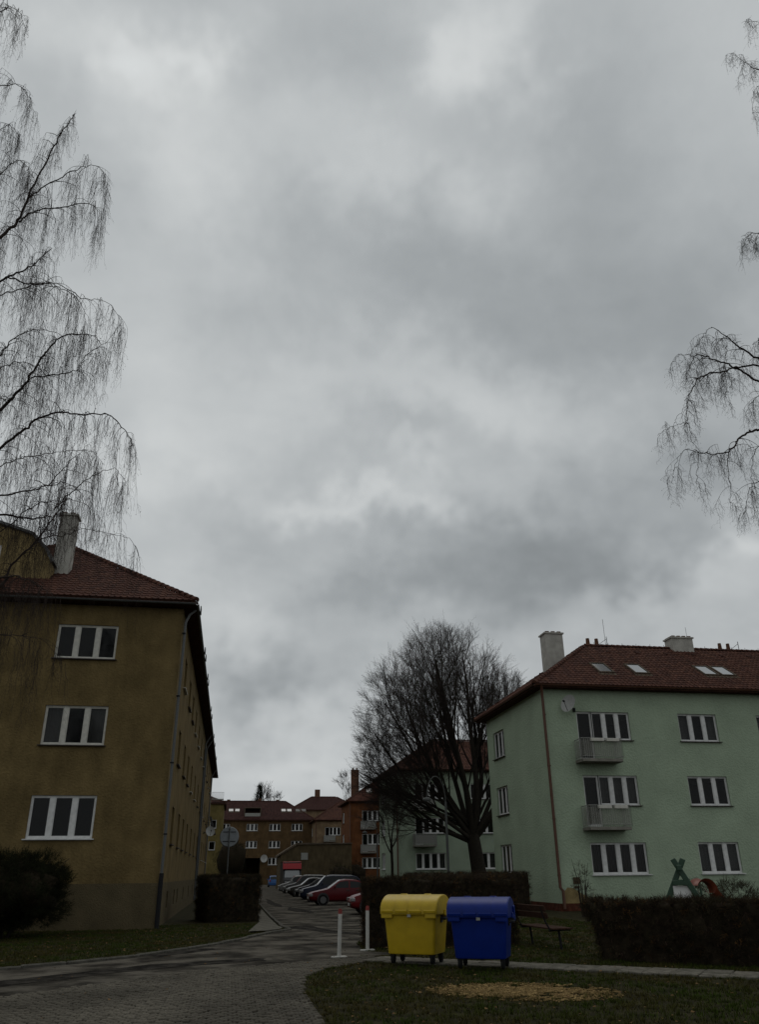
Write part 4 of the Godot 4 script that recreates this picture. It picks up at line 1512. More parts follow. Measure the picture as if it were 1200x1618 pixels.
func put_strand(xs: Array, p: Vector3, d: Vector3, lmin: float, lmax: float) -> void:
	if not room_for(p, 20, 0.3, 8): return
	var l := lerpf(lmin, lmax, pow(rng.randf(), 1.5))
	var dn := (Vector3(d.x * 0.12, -1, d.z * 0.12) + Vector3(rng.randf_range(-1, 1), 0, rng.randf_range(-1, 1)) * 0.09).normalized()
	var bx := dn.cross(Vector3(cos(rng.randf() * TAU), 0.1, sin(rng.randf() * TAU))).normalized()
	var bs := Basis(bx, -dn, bx.cross(-dn))
	xs[rng.randi() % 4].push_back(Transform3D(bs * Basis.from_scale(Vector3(1, l, 1)), p))

func limb_px(a: Array, z0: float, z1: float) -> Array:
	var o: Array = []
	for i in a.size():
		o.push_back(pz(a[i][0], a[i][1], lerpf(z0, z1, float(i) / (a.size() - 1))))
	return o

func spray_mesh(seed_: int, rad: float) -> ArrayMesh:
	var r := RandomNumberGenerator.new()
	r.seed = seed_
	var b := MB.new()
	var p := Vector3.ZERO
	var d := UP
	var pts := PackedVector3Array([p])
	var rr := PackedFloat32Array([rad])
	for i in 5:
		d = (d + Vector3(r.randf_range(-1, 1), 0, r.randf_range(-1, 1)) * 0.16).normalized()
		p += d * 0.2
		pts.push_back(p); rr.push_back(rad * (1 - 0.13 * (i + 1)))
		for k in 2:
			var a := r.randf() * TAU
			var s := (d + Vector3(cos(a), r.randf_range(-0.1, 0.4), sin(a)) * 0.95).normalized()
			var l := r.randf_range(0.16, 0.38) * (1.0 - 0.1 * i)
			var m := p + s * l * 0.5
			var e := m + (s + UP * 0.25).normalized() * l * 0.5
			b.tube(PackedVector3Array([p, m, e]), PackedFloat32Array([rad * 0.6, rad * 0.5, rad * 0.3]), 3, false)
			var s2 := (s + Vector3(r.randf_range(-1, 1), r.randf_range(-0.3, 1), r.randf_range(-1, 1)) * 0.8).normalized()
			b.tube(PackedVector3Array([m, m + s2 * l * 0.5]), PackedFloat32Array([rad * 0.45, rad * 0.25]), 3, false)
	b.tube(pts, rr, 3, false)
	return b.mesh()

# broad bare tree: env is centre and radii of the crown (local), leaders is a list of [start height, direction, length, radius]
func bare_tree(called: String, at: Vector3, trunk: Array, trad: float, leaders: Array, c: Vector3, rad: Vector3, label: String, kids: Array, srad: float, ssize: float, group := "") -> void:
	var t := thing(called, at, 0, label, "tree", group)
	var tm := MB.new()
	var sp := smooth_pts(trunk, 4)
	var rr := PackedFloat32Array()
	for i in sp.size():
		var f := float(i) / (sp.size() - 1)
		rr.push_back(trad * lerpf(1.0, 0.8, f) * (1.0 + 0.45 * pow(1.0 - f, 6)))
	tm.tube(sp, rr, 12)
	pmb(t, "trunk", tm, M.bark)
	var bm := MB.new()
	var sprays: Array = []
	crowd = {}
	for l in leaders:
		grow(bm, l[0], (l[1] as Vector3).normalized(), l[2], l[3], 0, c, rad, kids, sprays, ssize)
	var crown := pmb(t, "crown", bm, M.bark)
	var xs := [[], [], []]
	for s in sprays:
		xs[rng.randi() % 3].push_back(s)
	for k in 3:
		many(crown, "twigs", spray_mesh(80 + k, srad), M.twig, xs[k])

var crowd := {}
# true while there is still room for growth of this order in the small cube of air round p
func room_for(p: Vector3, order: int, cell: float, most: int) -> bool:
	var key := [order, int(floor(p.x / cell)), int(floor(p.y / cell)), int(floor(p.z / cell))]
	var n: int = crowd.get(key, 0)
	crowd[key] = n + 1
	return n < most

func grow(bm: MB, p: Vector3, d: Vector3, L: float, r: float, lvl: int, c: Vector3, er: Vector3, kids: Array, sprays: Array, ssize: float) -> void:
	var n: int = [9, 7, 5, 4][mini(lvl, 3)]
	var pts := PackedVector3Array([p])
	var rr := PackedFloat32Array([r])
	var last := lvl >= kids.size()
	var dirs: Array = [d]
	for i in n:
		d = (d + Vector3(rng.randf_range(-1, 1), rng.randf_range(-1, 1), rng.randf_range(-1, 1)) * 0.13 + UP * (0.085 if lvl < 2 else 0.05)).normalized()
		p += d * L / n
		pts.push_back(p)
		dirs.push_back(d)
		rr.push_back(maxf(r * lerpf(1.0, 0.2, (i + 1.0) / n), 0.006))
		var e := (p - c) / er
		if e.length() > 1.0 + rng.randf_range(-0.06, 0.05):
			break
	bm.tube(pts, rr, [8, 6, 4, 3][mini(lvl, 3)], false)
	var m := pts.size()
	if last:
		for i in range(1, m):
			for k in (2 if L > 0.9 else 1):
				spray(sprays, pts[i], dirs[i], ssize, c)
		return
	var nk: int = kids[lvl]
	for k in nk:
		var f := lerpf(0.22, 1.0, (k + rng.randf()) / nk)
		var g := f * (m - 1)
		var i := mini(int(g), m - 2)
		var q := pts[i].lerp(pts[i + 1], g - i)
		if ((q - c) / er).length() > 1.02: continue
		if lvl >= 1 and not room_for(q, lvl, 1.2, 7 if lvl == 1 else 15): continue
		var a := rng.randf() * TAU
		var dd: Vector3 = dirs[i]
		var x := dd.cross(Vector3(0.3, 0.2, 0.9)).normalized()
		var y := dd.cross(x)
		var cd := (dd + (x * cos(a) + y * sin(a)) * rng.randf_range(0.35, 0.85)).normalized()
		var room := clampf((1.06 - ((q - c) / er).length()) * 3.2, 0.22, 1.0)
		grow(bm, q, cd, L * rng.randf_range(0.42, 0.66) * lerpf(1.1, 0.75, f) * room, maxf(rr[i] * rng.randf_range(0.35, 0.55), 0.007), lvl + 1, c, er, kids, sprays, ssize)
	spray(sprays, pts[m - 1], dirs[m - 1], ssize, c)

func spray(sprays: Array, p: Vector3, d: Vector3, ssize: float, _c: Vector3) -> void:
	if not room_for(p, 9, 1.0, 23): return
	var a := rng.randf() * TAU
	var dd := (d + Vector3(cos(a), rng.randf_range(-0.2, 0.5), sin(a)) * rng.randf_range(0.1, 0.8)).normalized()
	var x := dd.cross(Vector3(cos(a), 0.2, sin(a + 1.0))).normalized()
	sprays.push_back(Transform3D(Basis(x, dd, x.cross(dd)).scaled(Vector3.ONE * ssize * rng.randf_range(0.55, 1.15)), p))

func conifer(at: Vector3, h: float, r: float, label: String) -> void:
	var t := thing("conifer_tree", at, 0, label, "tree")
	var m := MB.new()
	m.tube(PackedVector3Array([Vector3.ZERO, Vector3(0, h, 0)]), PackedFloat32Array([0.25, 0.03]), 8)
	pmb(t, "trunk", m, M.bark)
	var tuft := twig_tuft(25, 0.9, 16, 0.035, true)
	var xs: Array = []
	for i in 700:
		var f := pow(rng.randf(), 0.7)
		var y := h * (1.0 - f * 0.9)
		var a := rng.randf() * TAU
		var q := r * f * rng.randf_range(0.25, 1.0)
		var ax := Vector3(cos(a), rng.randf_range(-0.1, 0.6), sin(a)).normalized()
		var bx := ax.cross(UP).normalized()
		xs.push_back(Transform3D(Basis(bx, ax, bx.cross(ax)), Vector3(cos(a) * q, y, sin(a) * q)))
	many(t, "crown", tuft, M.conifer, xs)

func make_trees() -> void:
	# birch whose drooping crown hangs in from one side
	var L: Array = []
	for q in [
		[[[-210, 520], [-90, 440], [0, 375], [28, 347], [45, 310], [75, 250], [100, 205], [118, 180]], 0.045],
		[[[45, 312], [75, 292], [110, 273], [140, 262], [160, 268], [170, 300]], 0.016],
		[[[30, 350], [55, 333], [90, 328], [135, 322], [152, 332], [155, 372]], 0.02],
		[[[-220, 610], [-90, 500], [0, 445], [35, 428], [60, 412], [82, 392]], 0.035],
		[[[10, 437], [40, 447], [75, 449], [95, 456], [122, 472], [134, 500], [131, 540]], 0.016],
		[[[-60, 480], [0, 465], [50, 450], [90, 448], [130, 472], [165, 476], [187, 500], [192, 525]], 0.013],
		[[[-210, 830], [-80, 705], [0, 645], [20, 628], [40, 605], [60, 575], [90, 536], [115, 528], [150, 531]], 0.04],
		[[[48, 598], [90, 592], [120, 585], [135, 563], [160, 545], [182, 525]], 0.014],
		[[[-220, 850], [-90, 765], [0, 706], [45, 675], [60, 660], [95, 652], [130, 656], [170, 655], [195, 678], [210, 705]], 0.032],
		[[[-160, 830], [-60, 790], [0, 783], [50, 775], [75, 768], [100, 763], [120, 770]], 0.026],
		[[[75, 768], [105, 735], [132, 710]], 0.012],
		[[[85, 805], [105, 785], [130, 765], [160, 745], [185, 742], [200, 768]], 0.013],
		[[[-130, 40], [-60, 25], [0, 18], [12, 11], [30, 20], [40, 45]], 0.02],
		[[[-130, 150], [-60, 140], [0, 136], [28, 135], [45, 152], [53, 178]], 0.018],
		[[[-190, 1010], [-80, 965], [0, 925], [18, 895], [60, 850], [95, 803], [107, 778]], 0.04, 0.3],
		[[[-160, 835], [-60, 822], [0, 815], [50, 819], [82, 815]], 0.04, 0.3],
		[[[-60, 930], [0, 912], [40, 915], [60, 925], [78, 938]], 0.022, 0.4],
		[[[60, 850], [100, 846], [130, 836], [170, 842], [205, 852], [222, 882]], 0.009],
		[[[-150, 1010], [-50, 1000], [20, 1004], [65, 1010], [95, 1045]], 0.014],
		[[[-120, 700], [-40, 610], [0, 560], [30, 530], [62, 520], [95, 530], [110, 560]], 0.018],
		[[[-120, 380], [-40, 300], [0, 275], [25, 255], [42, 262], [50, 290]], 0.016],
		[[[-160, 300], [-60, 235], [0, 205], [15, 198], [30, 215]], 0.014],
		[[[-100, 620], [-20, 590], [30, 572], [70, 590], [95, 630]], 0.014],
		[[[-80, 750], [0, 735], [40, 722], [90, 715], [140, 712], [165, 735]], 0.014],
		[[[-100, 880], [0, 840], [50, 800], [100, 790], [140, 800], [165, 830]], 0.014]]:
		var z0 := -13.6 + rng.randf_range(-0.8, 0.8)
		var l := [limb_px(q[0], z0, z0 + rng.randf_range(-1.6, 1.2)), q[1]]
		if q.size() > 2: l.push_back(q[2])
		L.push_back(l)
	var at := Vector3(-7.7, 0, -13.8)
	var top := Vector3(-6.6, 20.5, -14.0)
	# rest of the crown, outside the photograph
	for i in 26:
		var h := rng.randf_range(6.0, 19.5)
		var s := at.lerp(top, h / 20.5)
		s.y = h
		var a := rng.randf_range(0.9, 5.4) + PI / 2 - PI / 2
		var dir := Vector3(cos(a), 0.7, sin(a) * 0.9)
		if dir.x > -0.1: dir.x = -dir.x - 0.2
		var len := lerpf(4.2, 1.6, h / 20.0)
		L.push_back([[s, s + dir * len * 0.5, s + Vector3(dir.x * len * 0.9, len * 0.75, dir.z * len * 0.9), s + Vector3(dir.x * len * 1.15, len * 0.6, dir.z * len * 1.15)], 0.035])
	birch(at, top, L, "weeping birch with curtains of hanging twigs before the mustard house", 14.0, 0.35, 1.55, 0.8, 0.0027)
	# second birch on the other side, its twigs thinner
	var R: Array = []
	for q in [
		[[[1330, 640], [1260, 600], [1200, 567], [1165, 545], [1150, 532], [1125, 517]], 0.03, 0.35],
		[[[1330, 690], [1260, 630], [1200, 602], [1165, 582], [1145, 574], [1120, 565], [1102, 561], [1095, 572], [1085, 592]], 0.028, 0.35],
		[[[1320, 600], [1260, 585], [1200, 578], [1165, 580], [1140, 588], [1115, 592], [1098, 607], [1088, 635], [1088, 668], [1095, 700]], 0.024, 0.4],
		[[[1330, 660], [1260, 672], [1200, 679], [1185, 682], [1168, 693], [1160, 705], [1150, 714], [1130, 717], [1105, 714], [1085, 710]], 0.03, 0.4],
		[[[1152, 714], [1152, 740], [1154, 770], [1156, 795]], 0.01],
		[[[1090, 668], [1075, 670], [1058, 676], [1040, 688]], 0.006, 0.1], [[[1098, 563], [1082, 560], [1070, 564], [1060, 578]], 0.006, 0.1], [[[1088, 640], [1076, 652], [1066, 668]], 0.005, 0.1],
		[[[1085, 710], [1074, 722], [1066, 742], [1064, 756]], 0.006, 0.1], [[[1105, 714], [1104, 740], [1102, 765]], 0.005, 0.1], [[[1125, 517], [1112, 530], [1100, 548]], 0.006, 0.1],
		[[[1150, 546], [1147, 575], [1149, 620]], 0.008],
		[[[1320, 180], [1260, 130], [1200, 110], [1180, 99], [1158, 84]], 0.016, 0.3],
		[[[1300, 390], [1250, 370], [1200, 367], [1182, 376], [1172, 400]], 0.014, 0.3],
		[[[1300, 60], [1240, 45], [1200, 36], [1186, 30]], 0.014, 0.3],
		[[[1300, 150], [1250, 140], [1205, 135], [1192, 150], [1190, 180]], 0.012, 0.3],
		[[[1330, 840], [1260, 780], [1205, 760], [1185, 775], [1178, 810]], 0.016, 0.3],
		[[[1300, 560], [1250, 540], [1210, 535], [1190, 545]], 0.014, 0.2],
		[[[1300, 700], [1250, 640], [1215, 620], [1195, 630], [1180, 650]], 0.016, 0.2],
		[[[1300, 720], [1250, 710], [1205, 705], [1192, 720], [1188, 760]], 0.014, 0.2]]:
		var z0 := -11.0 + rng.randf_range(-0.6, 0.6)
		R.push_back([limb_px(q[0], z0, z0 + rng.randf_range(-1.0, 0.8)), q[1], q[2] if q.size() > 2 else 0.12])
	var rat := Vector3(12.4, 0, -10.6)
	var rtop := Vector3(12.0, 19.0, -10.8)
	for i in 16:
		var h := rng.randf_range(5.0, 18.0)
		var s := rat.lerp(rtop, h / 19.0)
		s.y = h
		var a := rng.randf_range(-1.3, 1.6)
		var dir := Vector3(cos(a), 0.7, sin(a))
		var len := lerpf(3.6, 1.4, h / 19.0)
		R.push_back([[s, s + dir * len * 0.5, s + Vector3(dir.x * len * 0.9, len * 0.75, dir.z * len * 0.9), s + Vector3(dir.x * len * 1.15, len * 0.55, dir.z * len * 1.15)], 0.03])
	birch(rat, rtop, R, "thin bare birch reaching in above the clipped hedge and footpath", 7.0, 0.15, 0.6, 1.0, 0.0026)
	# the big lime between the two green blocks
	var b := Vector3(18.55, 0, -64.0)
	var tr := [Vector3(0.15, 0, 0), Vector3(0.05, 1.5, 0), Vector3(-0.15, 3.2, 0), Vector3(-0.3, 4.4, 0)]
	var ld: Array = []
	for i in 15:
		var f := float((i * 4) % 15) / 14.0
		var ang := deg_to_rad(lerpf(-74.0, 50.0, f))
		var dz: float = [-0.3, 0.25, -0.05, 0.45, -0.5][i % 5] * 0.9
		var len := lerpf(9.5, 14.5, 1.0 - absf(ang) / 1.35)
		ld.push_back([Vector3(-0.28 + sin(ang) * 0.25, 3.7 + cos(ang) * 0.7, dz * 0.2), Vector3(sin(ang), cos(ang), dz), len, lerpf(0.14, 0.27, 1.0 - absf(ang) / 1.35)])
	for q in [[-1.0, 0.5, 0.35], [-1.0, 0.3, -0.3], [-1.0, 0.15, 0.1], [-0.95, 0.62, -0.1], [-1.0, 0.42, 0.0], [-0.8, 0.7, 0.5], [0.75, 0.8, -0.4], [0.7, 0.75, 0.45]]:
		ld.push_back([Vector3(-0.3 + float(q[0]) * 0.4, 4.3 + rng.randf_range(0.0, 1.2), float(q[2]) * 0.3), Vector3(q[0], float(q[1]) - 0.1, q[2]), 8.2, 0.12])
	bare_tree("lime_tree", b, tr, 0.6, ld, Vector3(-1.85, 10.75, 0), Vector3(7.5, 10.0, 6.4), "great bare lime tree with a fanned dome crown between two green blocks", [10, 8, 7], 0.0068, 0.8)
	# young tree in front of the farther green block
	bare_tree("young_tree", Vector3(13.0, 0, -70.0), [Vector3.ZERO, Vector3(0.05, 2, 0), Vector3(0, 4.0, 0)], 0.13, [
		[Vector3(0, 3.2, 0), Vector3(-0.8, 1, 0.1), 3.4, 0.06], [Vector3(0, 3.6, 0), Vector3(0.7, 1, 0.2), 3.2, 0.06], [Vector3(0, 4.0, 0), Vector3(0.1, 1, -0.2), 4.0, 0.07], [Vector3(0, 3.9, 0), Vector3(-0.35, 1, 0.4), 3.6, 0.06]],
		Vector3(0, 6.2, 0), Vector3(3.0, 3.2, 2.4), "small bare tree with a slim trunk before the farther green block", [5, 4], 0.008, 0.8)
	# trees beyond the roofs
	bare_tree("bare_tree", Vector3(8.5, 0, -215.0), [Vector3.ZERO, Vector3(0, 8, 0)], 0.3, [[Vector3(0, 8, 0), Vector3(-0.3, 1, 0), 12, 0.2], [Vector3(0, 8, 0), Vector3(0.4, 1, 0), 11, 0.2], [Vector3(0, 8, 0), Vector3(0.1, 1, 0.4), 12, 0.2]],
		Vector3(0, 16, 0), Vector3(3.6, 7.6, 3.5), "bare round tree showing above the brown house roof beside a conifer", [6, 4, 2], 0.014, 1.2)
	conifer(Vector3(6.3, 0, -212.0), 22.4, 3.8, "dark conifer tip rising above the brown house roof ridge")
	bare_tree("bare_tree", Vector3(20.5, 0, -150.0), [Vector3.ZERO, Vector3(0, 7, 0)], 0.25, [[Vector3(0, 7, 0), Vector3(-0.4, 1, 0), 10, 0.16], [Vector3(0, 7, 0), Vector3(0.3, 1, 0), 10, 0.16], [Vector3(0, 7, 0), Vector3(-0.1, 1, 0.3), 10, 0.16]],
		Vector3(-1, 13.0, 0), Vector3(4.5, 5.0, 4), "bare tree whose twigs show beside the orange block's chimney", [6, 4, 2], 0.012, 1.1)

# ---------------------------------------------------------------- cars
func car(called: String, at: Vector3, turn: float, len: float, W: float, prof: Array, belt: float, paint: Material, label: String, glass_x: Array, group := "cars parked side by side along the street") -> Node3D:
	# prof: [[x, top height], ...] from the nose (0) to the tail (len); glass_x: windscreen foot, roof front, roof rear, rear window foot
	var t := thing(called, at, turn, label, "car", group)
	var px := PackedFloat32Array()
	var py := PackedFloat32Array()
	for q in prof:
		px.push_back(q[0]); py.push_back(q[1])
	var topf := func(x: float) -> float:
		for i in px.size() - 1:
			if x <= px[i + 1]:
				var f := (x - px[i]) / maxf(px[i + 1] - px[i], 1e-4)
				return lerpf(py[i], py[i + 1], f)
		return py[py.size() - 1]
	var wf := func(x: float) -> float:
		var q := absf(2.0 * x / len - 1.0)
		return W / 2 * (1.0 - 0.16 * pow(q, 5))
	var beltf := func(x: float, yt: float) -> float:
		return minf(belt, yt - 0.03)
	var hw := func(x: float, y: float) -> float:
		var yt: float = topf.call(x)
		var w: float = wf.call(x)
		var b: float = beltf.call(x, yt)
		if y <= b: return w * 0.985
		var wr := w * 0.97 - (yt - b) * 0.26
		return lerpf(w * 0.97, wr, (y - b) / maxf(yt - b, 0.01))
	var rings: Array = []
	var st := 34
	for i in st + 1:
		var x := len * i / st
		var yt: float = topf.call(x)
		var w: float = wf.call(x)
		var b: float = beltf.call(x, yt)
		var q := absf(2.0 * x / len - 1.0)
		var yb := 0.2 + 0.1 * pow(q, 8)
		var wr := w * 0.97 - (yt - b) * 0.26
		var half := [[w * 0.9, yb], [w * 0.99, yb + 0.14], [w, lerpf(yb, b, 0.6)], [w * 0.97, b], [lerpf(w * 0.97, wr, 0.85), lerpf(b, yt, 0.85)], [wr - 0.09, yt]]
		var ring := PackedVector3Array()
		for h in half: ring.push_back(Vector3(x, h[1], h[0]))
		ring.push_back(Vector3(x, yt + 0.02, 0))
		for k in 6: ring.push_back(Vector3(x, half[5 - k][1], -half[5 - k][0]))
		rings.push_back(ring)
	var m := MB.new()
	m.loft(rings, true, true)
	m.fan(rings[0], false); m.fan(rings[st], true)
	pmb(t, "body", m, paint)
	# glass
	var g0: float = glass_x[0]; var g1: float = glass_x[1]; var g2: float = glass_x[2]; var g3: float = glass_x[3]
	for s in [1.0, -1.0]:
		var mid := (g1 + g2) / 2
		for seg in [[lerpf(g0, g1, 0.55), mid - 0.05], [mid + 0.05, lerpf(g2, g3, 0.45)]]:
			var gm := MB.new()
			var n := 8
			var lo := PackedVector3Array()
			var hi := PackedVector3Array()
			for i in n + 1:
				var x := lerpf(seg[0], seg[1], float(i) / n)
				var yt: float = topf.call(x)
				var ya := minf(belt + 0.03, yt - 0.1)
				var yb := maxf(yt - 0.1, ya + 0.005)
				lo.push_back(Vector3(x, ya, s * (hw.call(x, ya) + 0.006))); hi.push_back(Vector3(x, yb, s * (hw.call(x, yb) + 0.006)))
			for i in n:
				if s > 0: gm.quad(lo[i], lo[i + 1], hi[i + 1], hi[i])
				else: gm.quad(lo[i + 1], lo[i], hi[i], hi[i + 1])
			pmb(t, "side_window", gm, M.carglass)
		# mirror and door handles
		var mm := MB.new()
		mm.cbox(Transform3D(Basis(), Vector3(lerpf(g0, g1, 0.5), belt + 0.1, s * (W / 2 + 0.06))), Vector3(0.09, 0.13, 0.18), 0.02)
		pmb(t, "mirror", mm, paint)
		for x in [lerpf(g1, g2, 0.4), lerpf(g1, g2, 1.0)]:
			var hh := MB.new()
			hh.cbox(Transform3D(Basis(), Vector3(x, belt - 0.1, s * (W / 2 + 0.012))), Vector3(0.2, 0.035, 0.03), 0.008)
			pmb(t, "door_handle", hh, M.plastic_dark)
		var hl := MB.new()
		hl.cbox(Transform3D(Basis(UP, -s * 0.35), Vector3(0.12, topf.call(0.25) - 0.15, s * W * 0.37)), Vector3(0.22, 0.15, 0.32), 0.03)
		pmb(t, "headlight", hl, M.lamp_clear)
		var tl := MB.new()
		tl.cbox(Transform3D(Basis(UP, s * 0.3), Vector3(len - 0.06, belt - 0.1, s * W * 0.38)), Vector3(0.14, 0.26, 0.22), 0.03)
		pmb(t, "tail_light", tl, M.lamp_red)
		for x in [len * 0.185, len * 0.79]:
			var wz: float = s * (W / 2 - 0.09)
			var ar := MB.new()
			ar.tube(PackedVector3Array([Vector3(x, 0.34, s * (W / 2 - 0.12)), Vector3(x, 0.34, s * (W / 2 + 0.004))]), PackedFloat32Array([0.37, 0.37]), 20)
			pmb(t, "wheel_arch", ar, M.plastic_dark)
			var wh := MB.new()
			wh.tube(PackedVector3Array([Vector3(x, 0.31, wz - s * 0.08), Vector3(x, 0.31, wz - s * 0.06), Vector3(x, 0.31, wz + s * 0.09), Vector3(x, 0.31, wz + s * 0.11)]), PackedFloat32Array([0.28, 0.31, 0.31, 0.28]), 20)
			var wp := pmb(t, "wheel", wh, M.rubber)
			var rim := MB.new()
			rim.tube(PackedVector3Array([Vector3(x, 0.31, wz + s * 0.1), Vector3(x, 0.31, wz + s * 0.118)]), PackedFloat32Array([0.2, 0.19]), 18)
			for k in 5:
				var a := TAU * k / 5
				rim.obox(Transform3D(Basis(Vector3(0, 0, 1), a), Vector3(x + cos(a) * 0.1, 0.31 + sin(a) * 0.1, wz + s * 0.12)), Vector3(0.16, 0.045, 0.012))
			pmb(wp, "rim", rim, M.rim)
	for e in [[g0, g1, "windscreen"], [g2, g3, "rear_window"]]:
		var gm := MB.new()
		var n := 6
		var prev := PackedVector3Array()
		for i in n + 1:
			var x := lerpf(e[0], e[1], lerpf(0.08, 0.94, float(i) / n))
			var yt: float = topf.call(x)
			var w: float = hw.call(x, yt) - 0.12
			var cur := PackedVector3Array([Vector3(x, yt + 0.008, w), Vector3(x, yt + 0.028, 0), Vector3(x, yt + 0.008, -w)])
			if i > 0:
				for k in 2: gm.quad(prev[k], cur[k], cur[k + 1], prev[k + 1])
			prev = cur
		pmb(t, e[2], gm, M.carglass)
	var bp := MB.new()
	bp.cbox(Transform3D(Basis(), Vector3(0.03, 0.42, 0)), Vector3(0.08, 0.16, W * 0.72), 0.02)
	pmb(t, "grille", bp, M.plastic_dark)
	var pl := MB.new()
	pl.cbox(Transform3D(Basis(), Vector3(-0.018, 0.42, 0)), Vector3(0.02, 0.11, 0.5), 0.004)
	pmb(t, "number_plate", pl, M.paper)
	return t

func sedan(h: float, len: float) -> Array:
	return [[0.0, 0.52], [0.05, 0.66], [0.25, 0.74], [len * 0.24, 0.9], [len * 0.27, 0.95], [len * 0.42, h - 0.05], [len * 0.5, h], [len * 0.62, h - 0.02], [len * 0.7, h - 0.08], [len * 0.86, 1.02], [len * 0.97, 0.98], [len, 0.7]]
func hatch(h: float, len: float) -> Array:
	return [[0.0, 0.55], [0.05, 0.7], [0.25, 0.8], [len * 0.22, 0.97], [len * 0.25, 1.0], [len * 0.4, h - 0.06], [len * 0.5, h], [len * 0.74, h - 0.02], [len * 0.84, h - 0.1], [len * 0.97, 1.0], [len * 0.99, 0.8], [len, 0.6]]
func estate(h: float, len: float) -> Array:
	return [[0.0, 0.55], [0.05, 0.72], [0.25, 0.84], [len * 0.22, 1.0], [len * 0.25, 1.04], [len * 0.38, h - 0.06], [len * 0.48, h], [len * 0.8, h - 0.03], [len * 0.88, h - 0.12], [len * 0.98, 1.05], [len * 0.99, 0.8], [len, 0.6]]

func make_cars() -> void:
	var gs := func(len: float) -> Array: return [len * 0.25, len * 0.44, len * 0.66, len * 0.87]
	var gh := func(len: float) -> Array: return [len * 0.24, len * 0.42, len * 0.83, len * 0.96]
	car("parked_car", Vector3(5.75, 0.008, -42.3), 0.0, 4.1, 1.72, hatch(1.5, 4.1), 0.98, car_paint(0.11, 0.007, 0.008), "red hatchback half hidden behind the hedge nearest the bins", gh.call(4.1))
	car("parked_car", Vector3(4.95, 0.008, -55.4), 0.03, 4.5, 1.74, sedan(1.45, 4.5), 0.94, car_paint(0.095, 0.006, 0.009), "dark red saloon parked side-on in full view of the street", gs.call(4.5))
	car("parked_car", Vector3(5.0, 0.008, -62.8), 0.0, 4.6, 1.78, estate(1.7, 4.6), 1.05, car_paint(0.012, 0.016, 0.032), "dark navy tall estate beside the red saloon", gh.call(4.6))
	car("parked_car", Vector3(5.15, 0.008, -68.9), -0.05, 4.2, 1.74, hatch(1.5, 4.2), 1.0, car_paint(0.008, 0.008, 0.009), "black hatchback beyond the navy estate", gh.call(4.2))
	car("parked_car", Vector3(5.0, 0.008, -76.8), 0.06, 4.4, 1.75, sedan(1.5, 4.4), 0.98, car_paint(0.026, 0.022, 0.017), "dark bronze saloon between black hatchback and grey off-roader", gs.call(4.4))
	car("parked_car", Vector3(5.1, 0.008, -83.2), -0.04, 4.5, 1.82, estate(1.72, 4.5), 1.08, car_paint(0.06, 0.058, 0.056), "grey off-roader with a pale roof edge in the car row", gh.call(4.5))
	car("parked_car", Vector3(5.1, 0.008, -92.0), 0.0, 4.2, 1.75, estate(1.66, 4.2), 1.02, car_paint(0.16, 0.16, 0.155), "pale silver car next to the red-topped van", gh.call(4.2))
	car("blue_car", Vector3(7.0, 0.008, -142.0), -PI / 2, 4.0, 1.72, hatch(1.62, 4.0), 1.02, car_paint(0.03, 0.09, 0.24), "small blue car standing in the street before the brown house", gh.call(4.0), "")
	# tall van with a red roof fairing
	var v := thing("van", Vector3(6.2, 0.008, -103.0), 0, "tall dark van with a sloping red roof at the end of the car row", "van")
	var b := MB.new()
	b.prism(Transform3D(Basis(Vector3.BACK, UP, Vector3.LEFT), Vector3(2.1, 0, 0)), PackedVector2Array([Vector2(-6.0, 0.35), Vector2(1.6, 0.35), Vector2(1.65, 1.0), Vector2(1.5, 1.25), Vector2(0.5, 1.4), Vector2(-0.1, 2.3), Vector2(-0.2, 3.1), Vector2(-6.0, 3.1)]), 0.0, 2.1)
	pmb(v, "body", b, car_paint(0.02, 0.02, 0.022))
	var f := MB.new()
	f.prism(Transform3D(Basis(Vector3.BACK, UP, Vector3.LEFT), Vector3(2.13, 0, 0)), PackedVector2Array([Vector2(-0.12, 2.36), Vector2(0.12, 2.36), Vector2(-0.1, 2.9), Vector2(-0.5, 3.14), Vector2(-4.0, 3.16), Vector2(-4.0, 3.1), Vector2(-0.22, 3.1)]), 0.0, 2.16)
	pmb(v, "roof_fairing", f, car_paint(0.34, 0.03, 0.035))
	var w := MB.new()
	w.quad(Vector3(0.15, 1.45, 0.5), Vector3(1.95, 1.45, 0.5), Vector3(1.85, 2.3, -0.04), Vector3(0.25, 2.3, -0.04))
	pmb(v, "windscreen", w, M.skyglass)
	for x in [0.12, 1.98]:
		for z in [0.9, -4.6]:
			var wh := MB.new()
			wh.tube(PackedVector3Array([Vector3(x - 0.12, 0.38, z), Vector3(x + 0.12, 0.38, z)]), PackedFloat32Array([0.38, 0.38]), 16)
			pmb(v, "wheel", wh, M.rubber)
		var hl := MB.new()
		hl.cbox(Transform3D(Basis(), Vector3(lerpf(0.3, 1.8, float(x > 1)), 0.95, 1.62)), Vector3(0.35, 0.2, 0.1), 0.03)
		pmb(v, "headlight", hl, M.lamp_clear)

# ---------------------------------------------------------------- bins
func rrect(hx: float, hz: float, r: float, y: float, zo := 0.0) -> PackedVector3Array:
	var o := PackedVector3Array()
	for k in 4:
		var cx: float = (hx - r) * [1, -1, -1, 1][k]
		var cz: float = (hz - r) * [1, 1, -1, -1][k]
		for i in 5:
			var a := PI / 2 * k + PI / 2 * i / 4.0
			o.push_back(Vector3(cx + cos(a) * r, y, zo + cz + sin(a) * r))
	return o

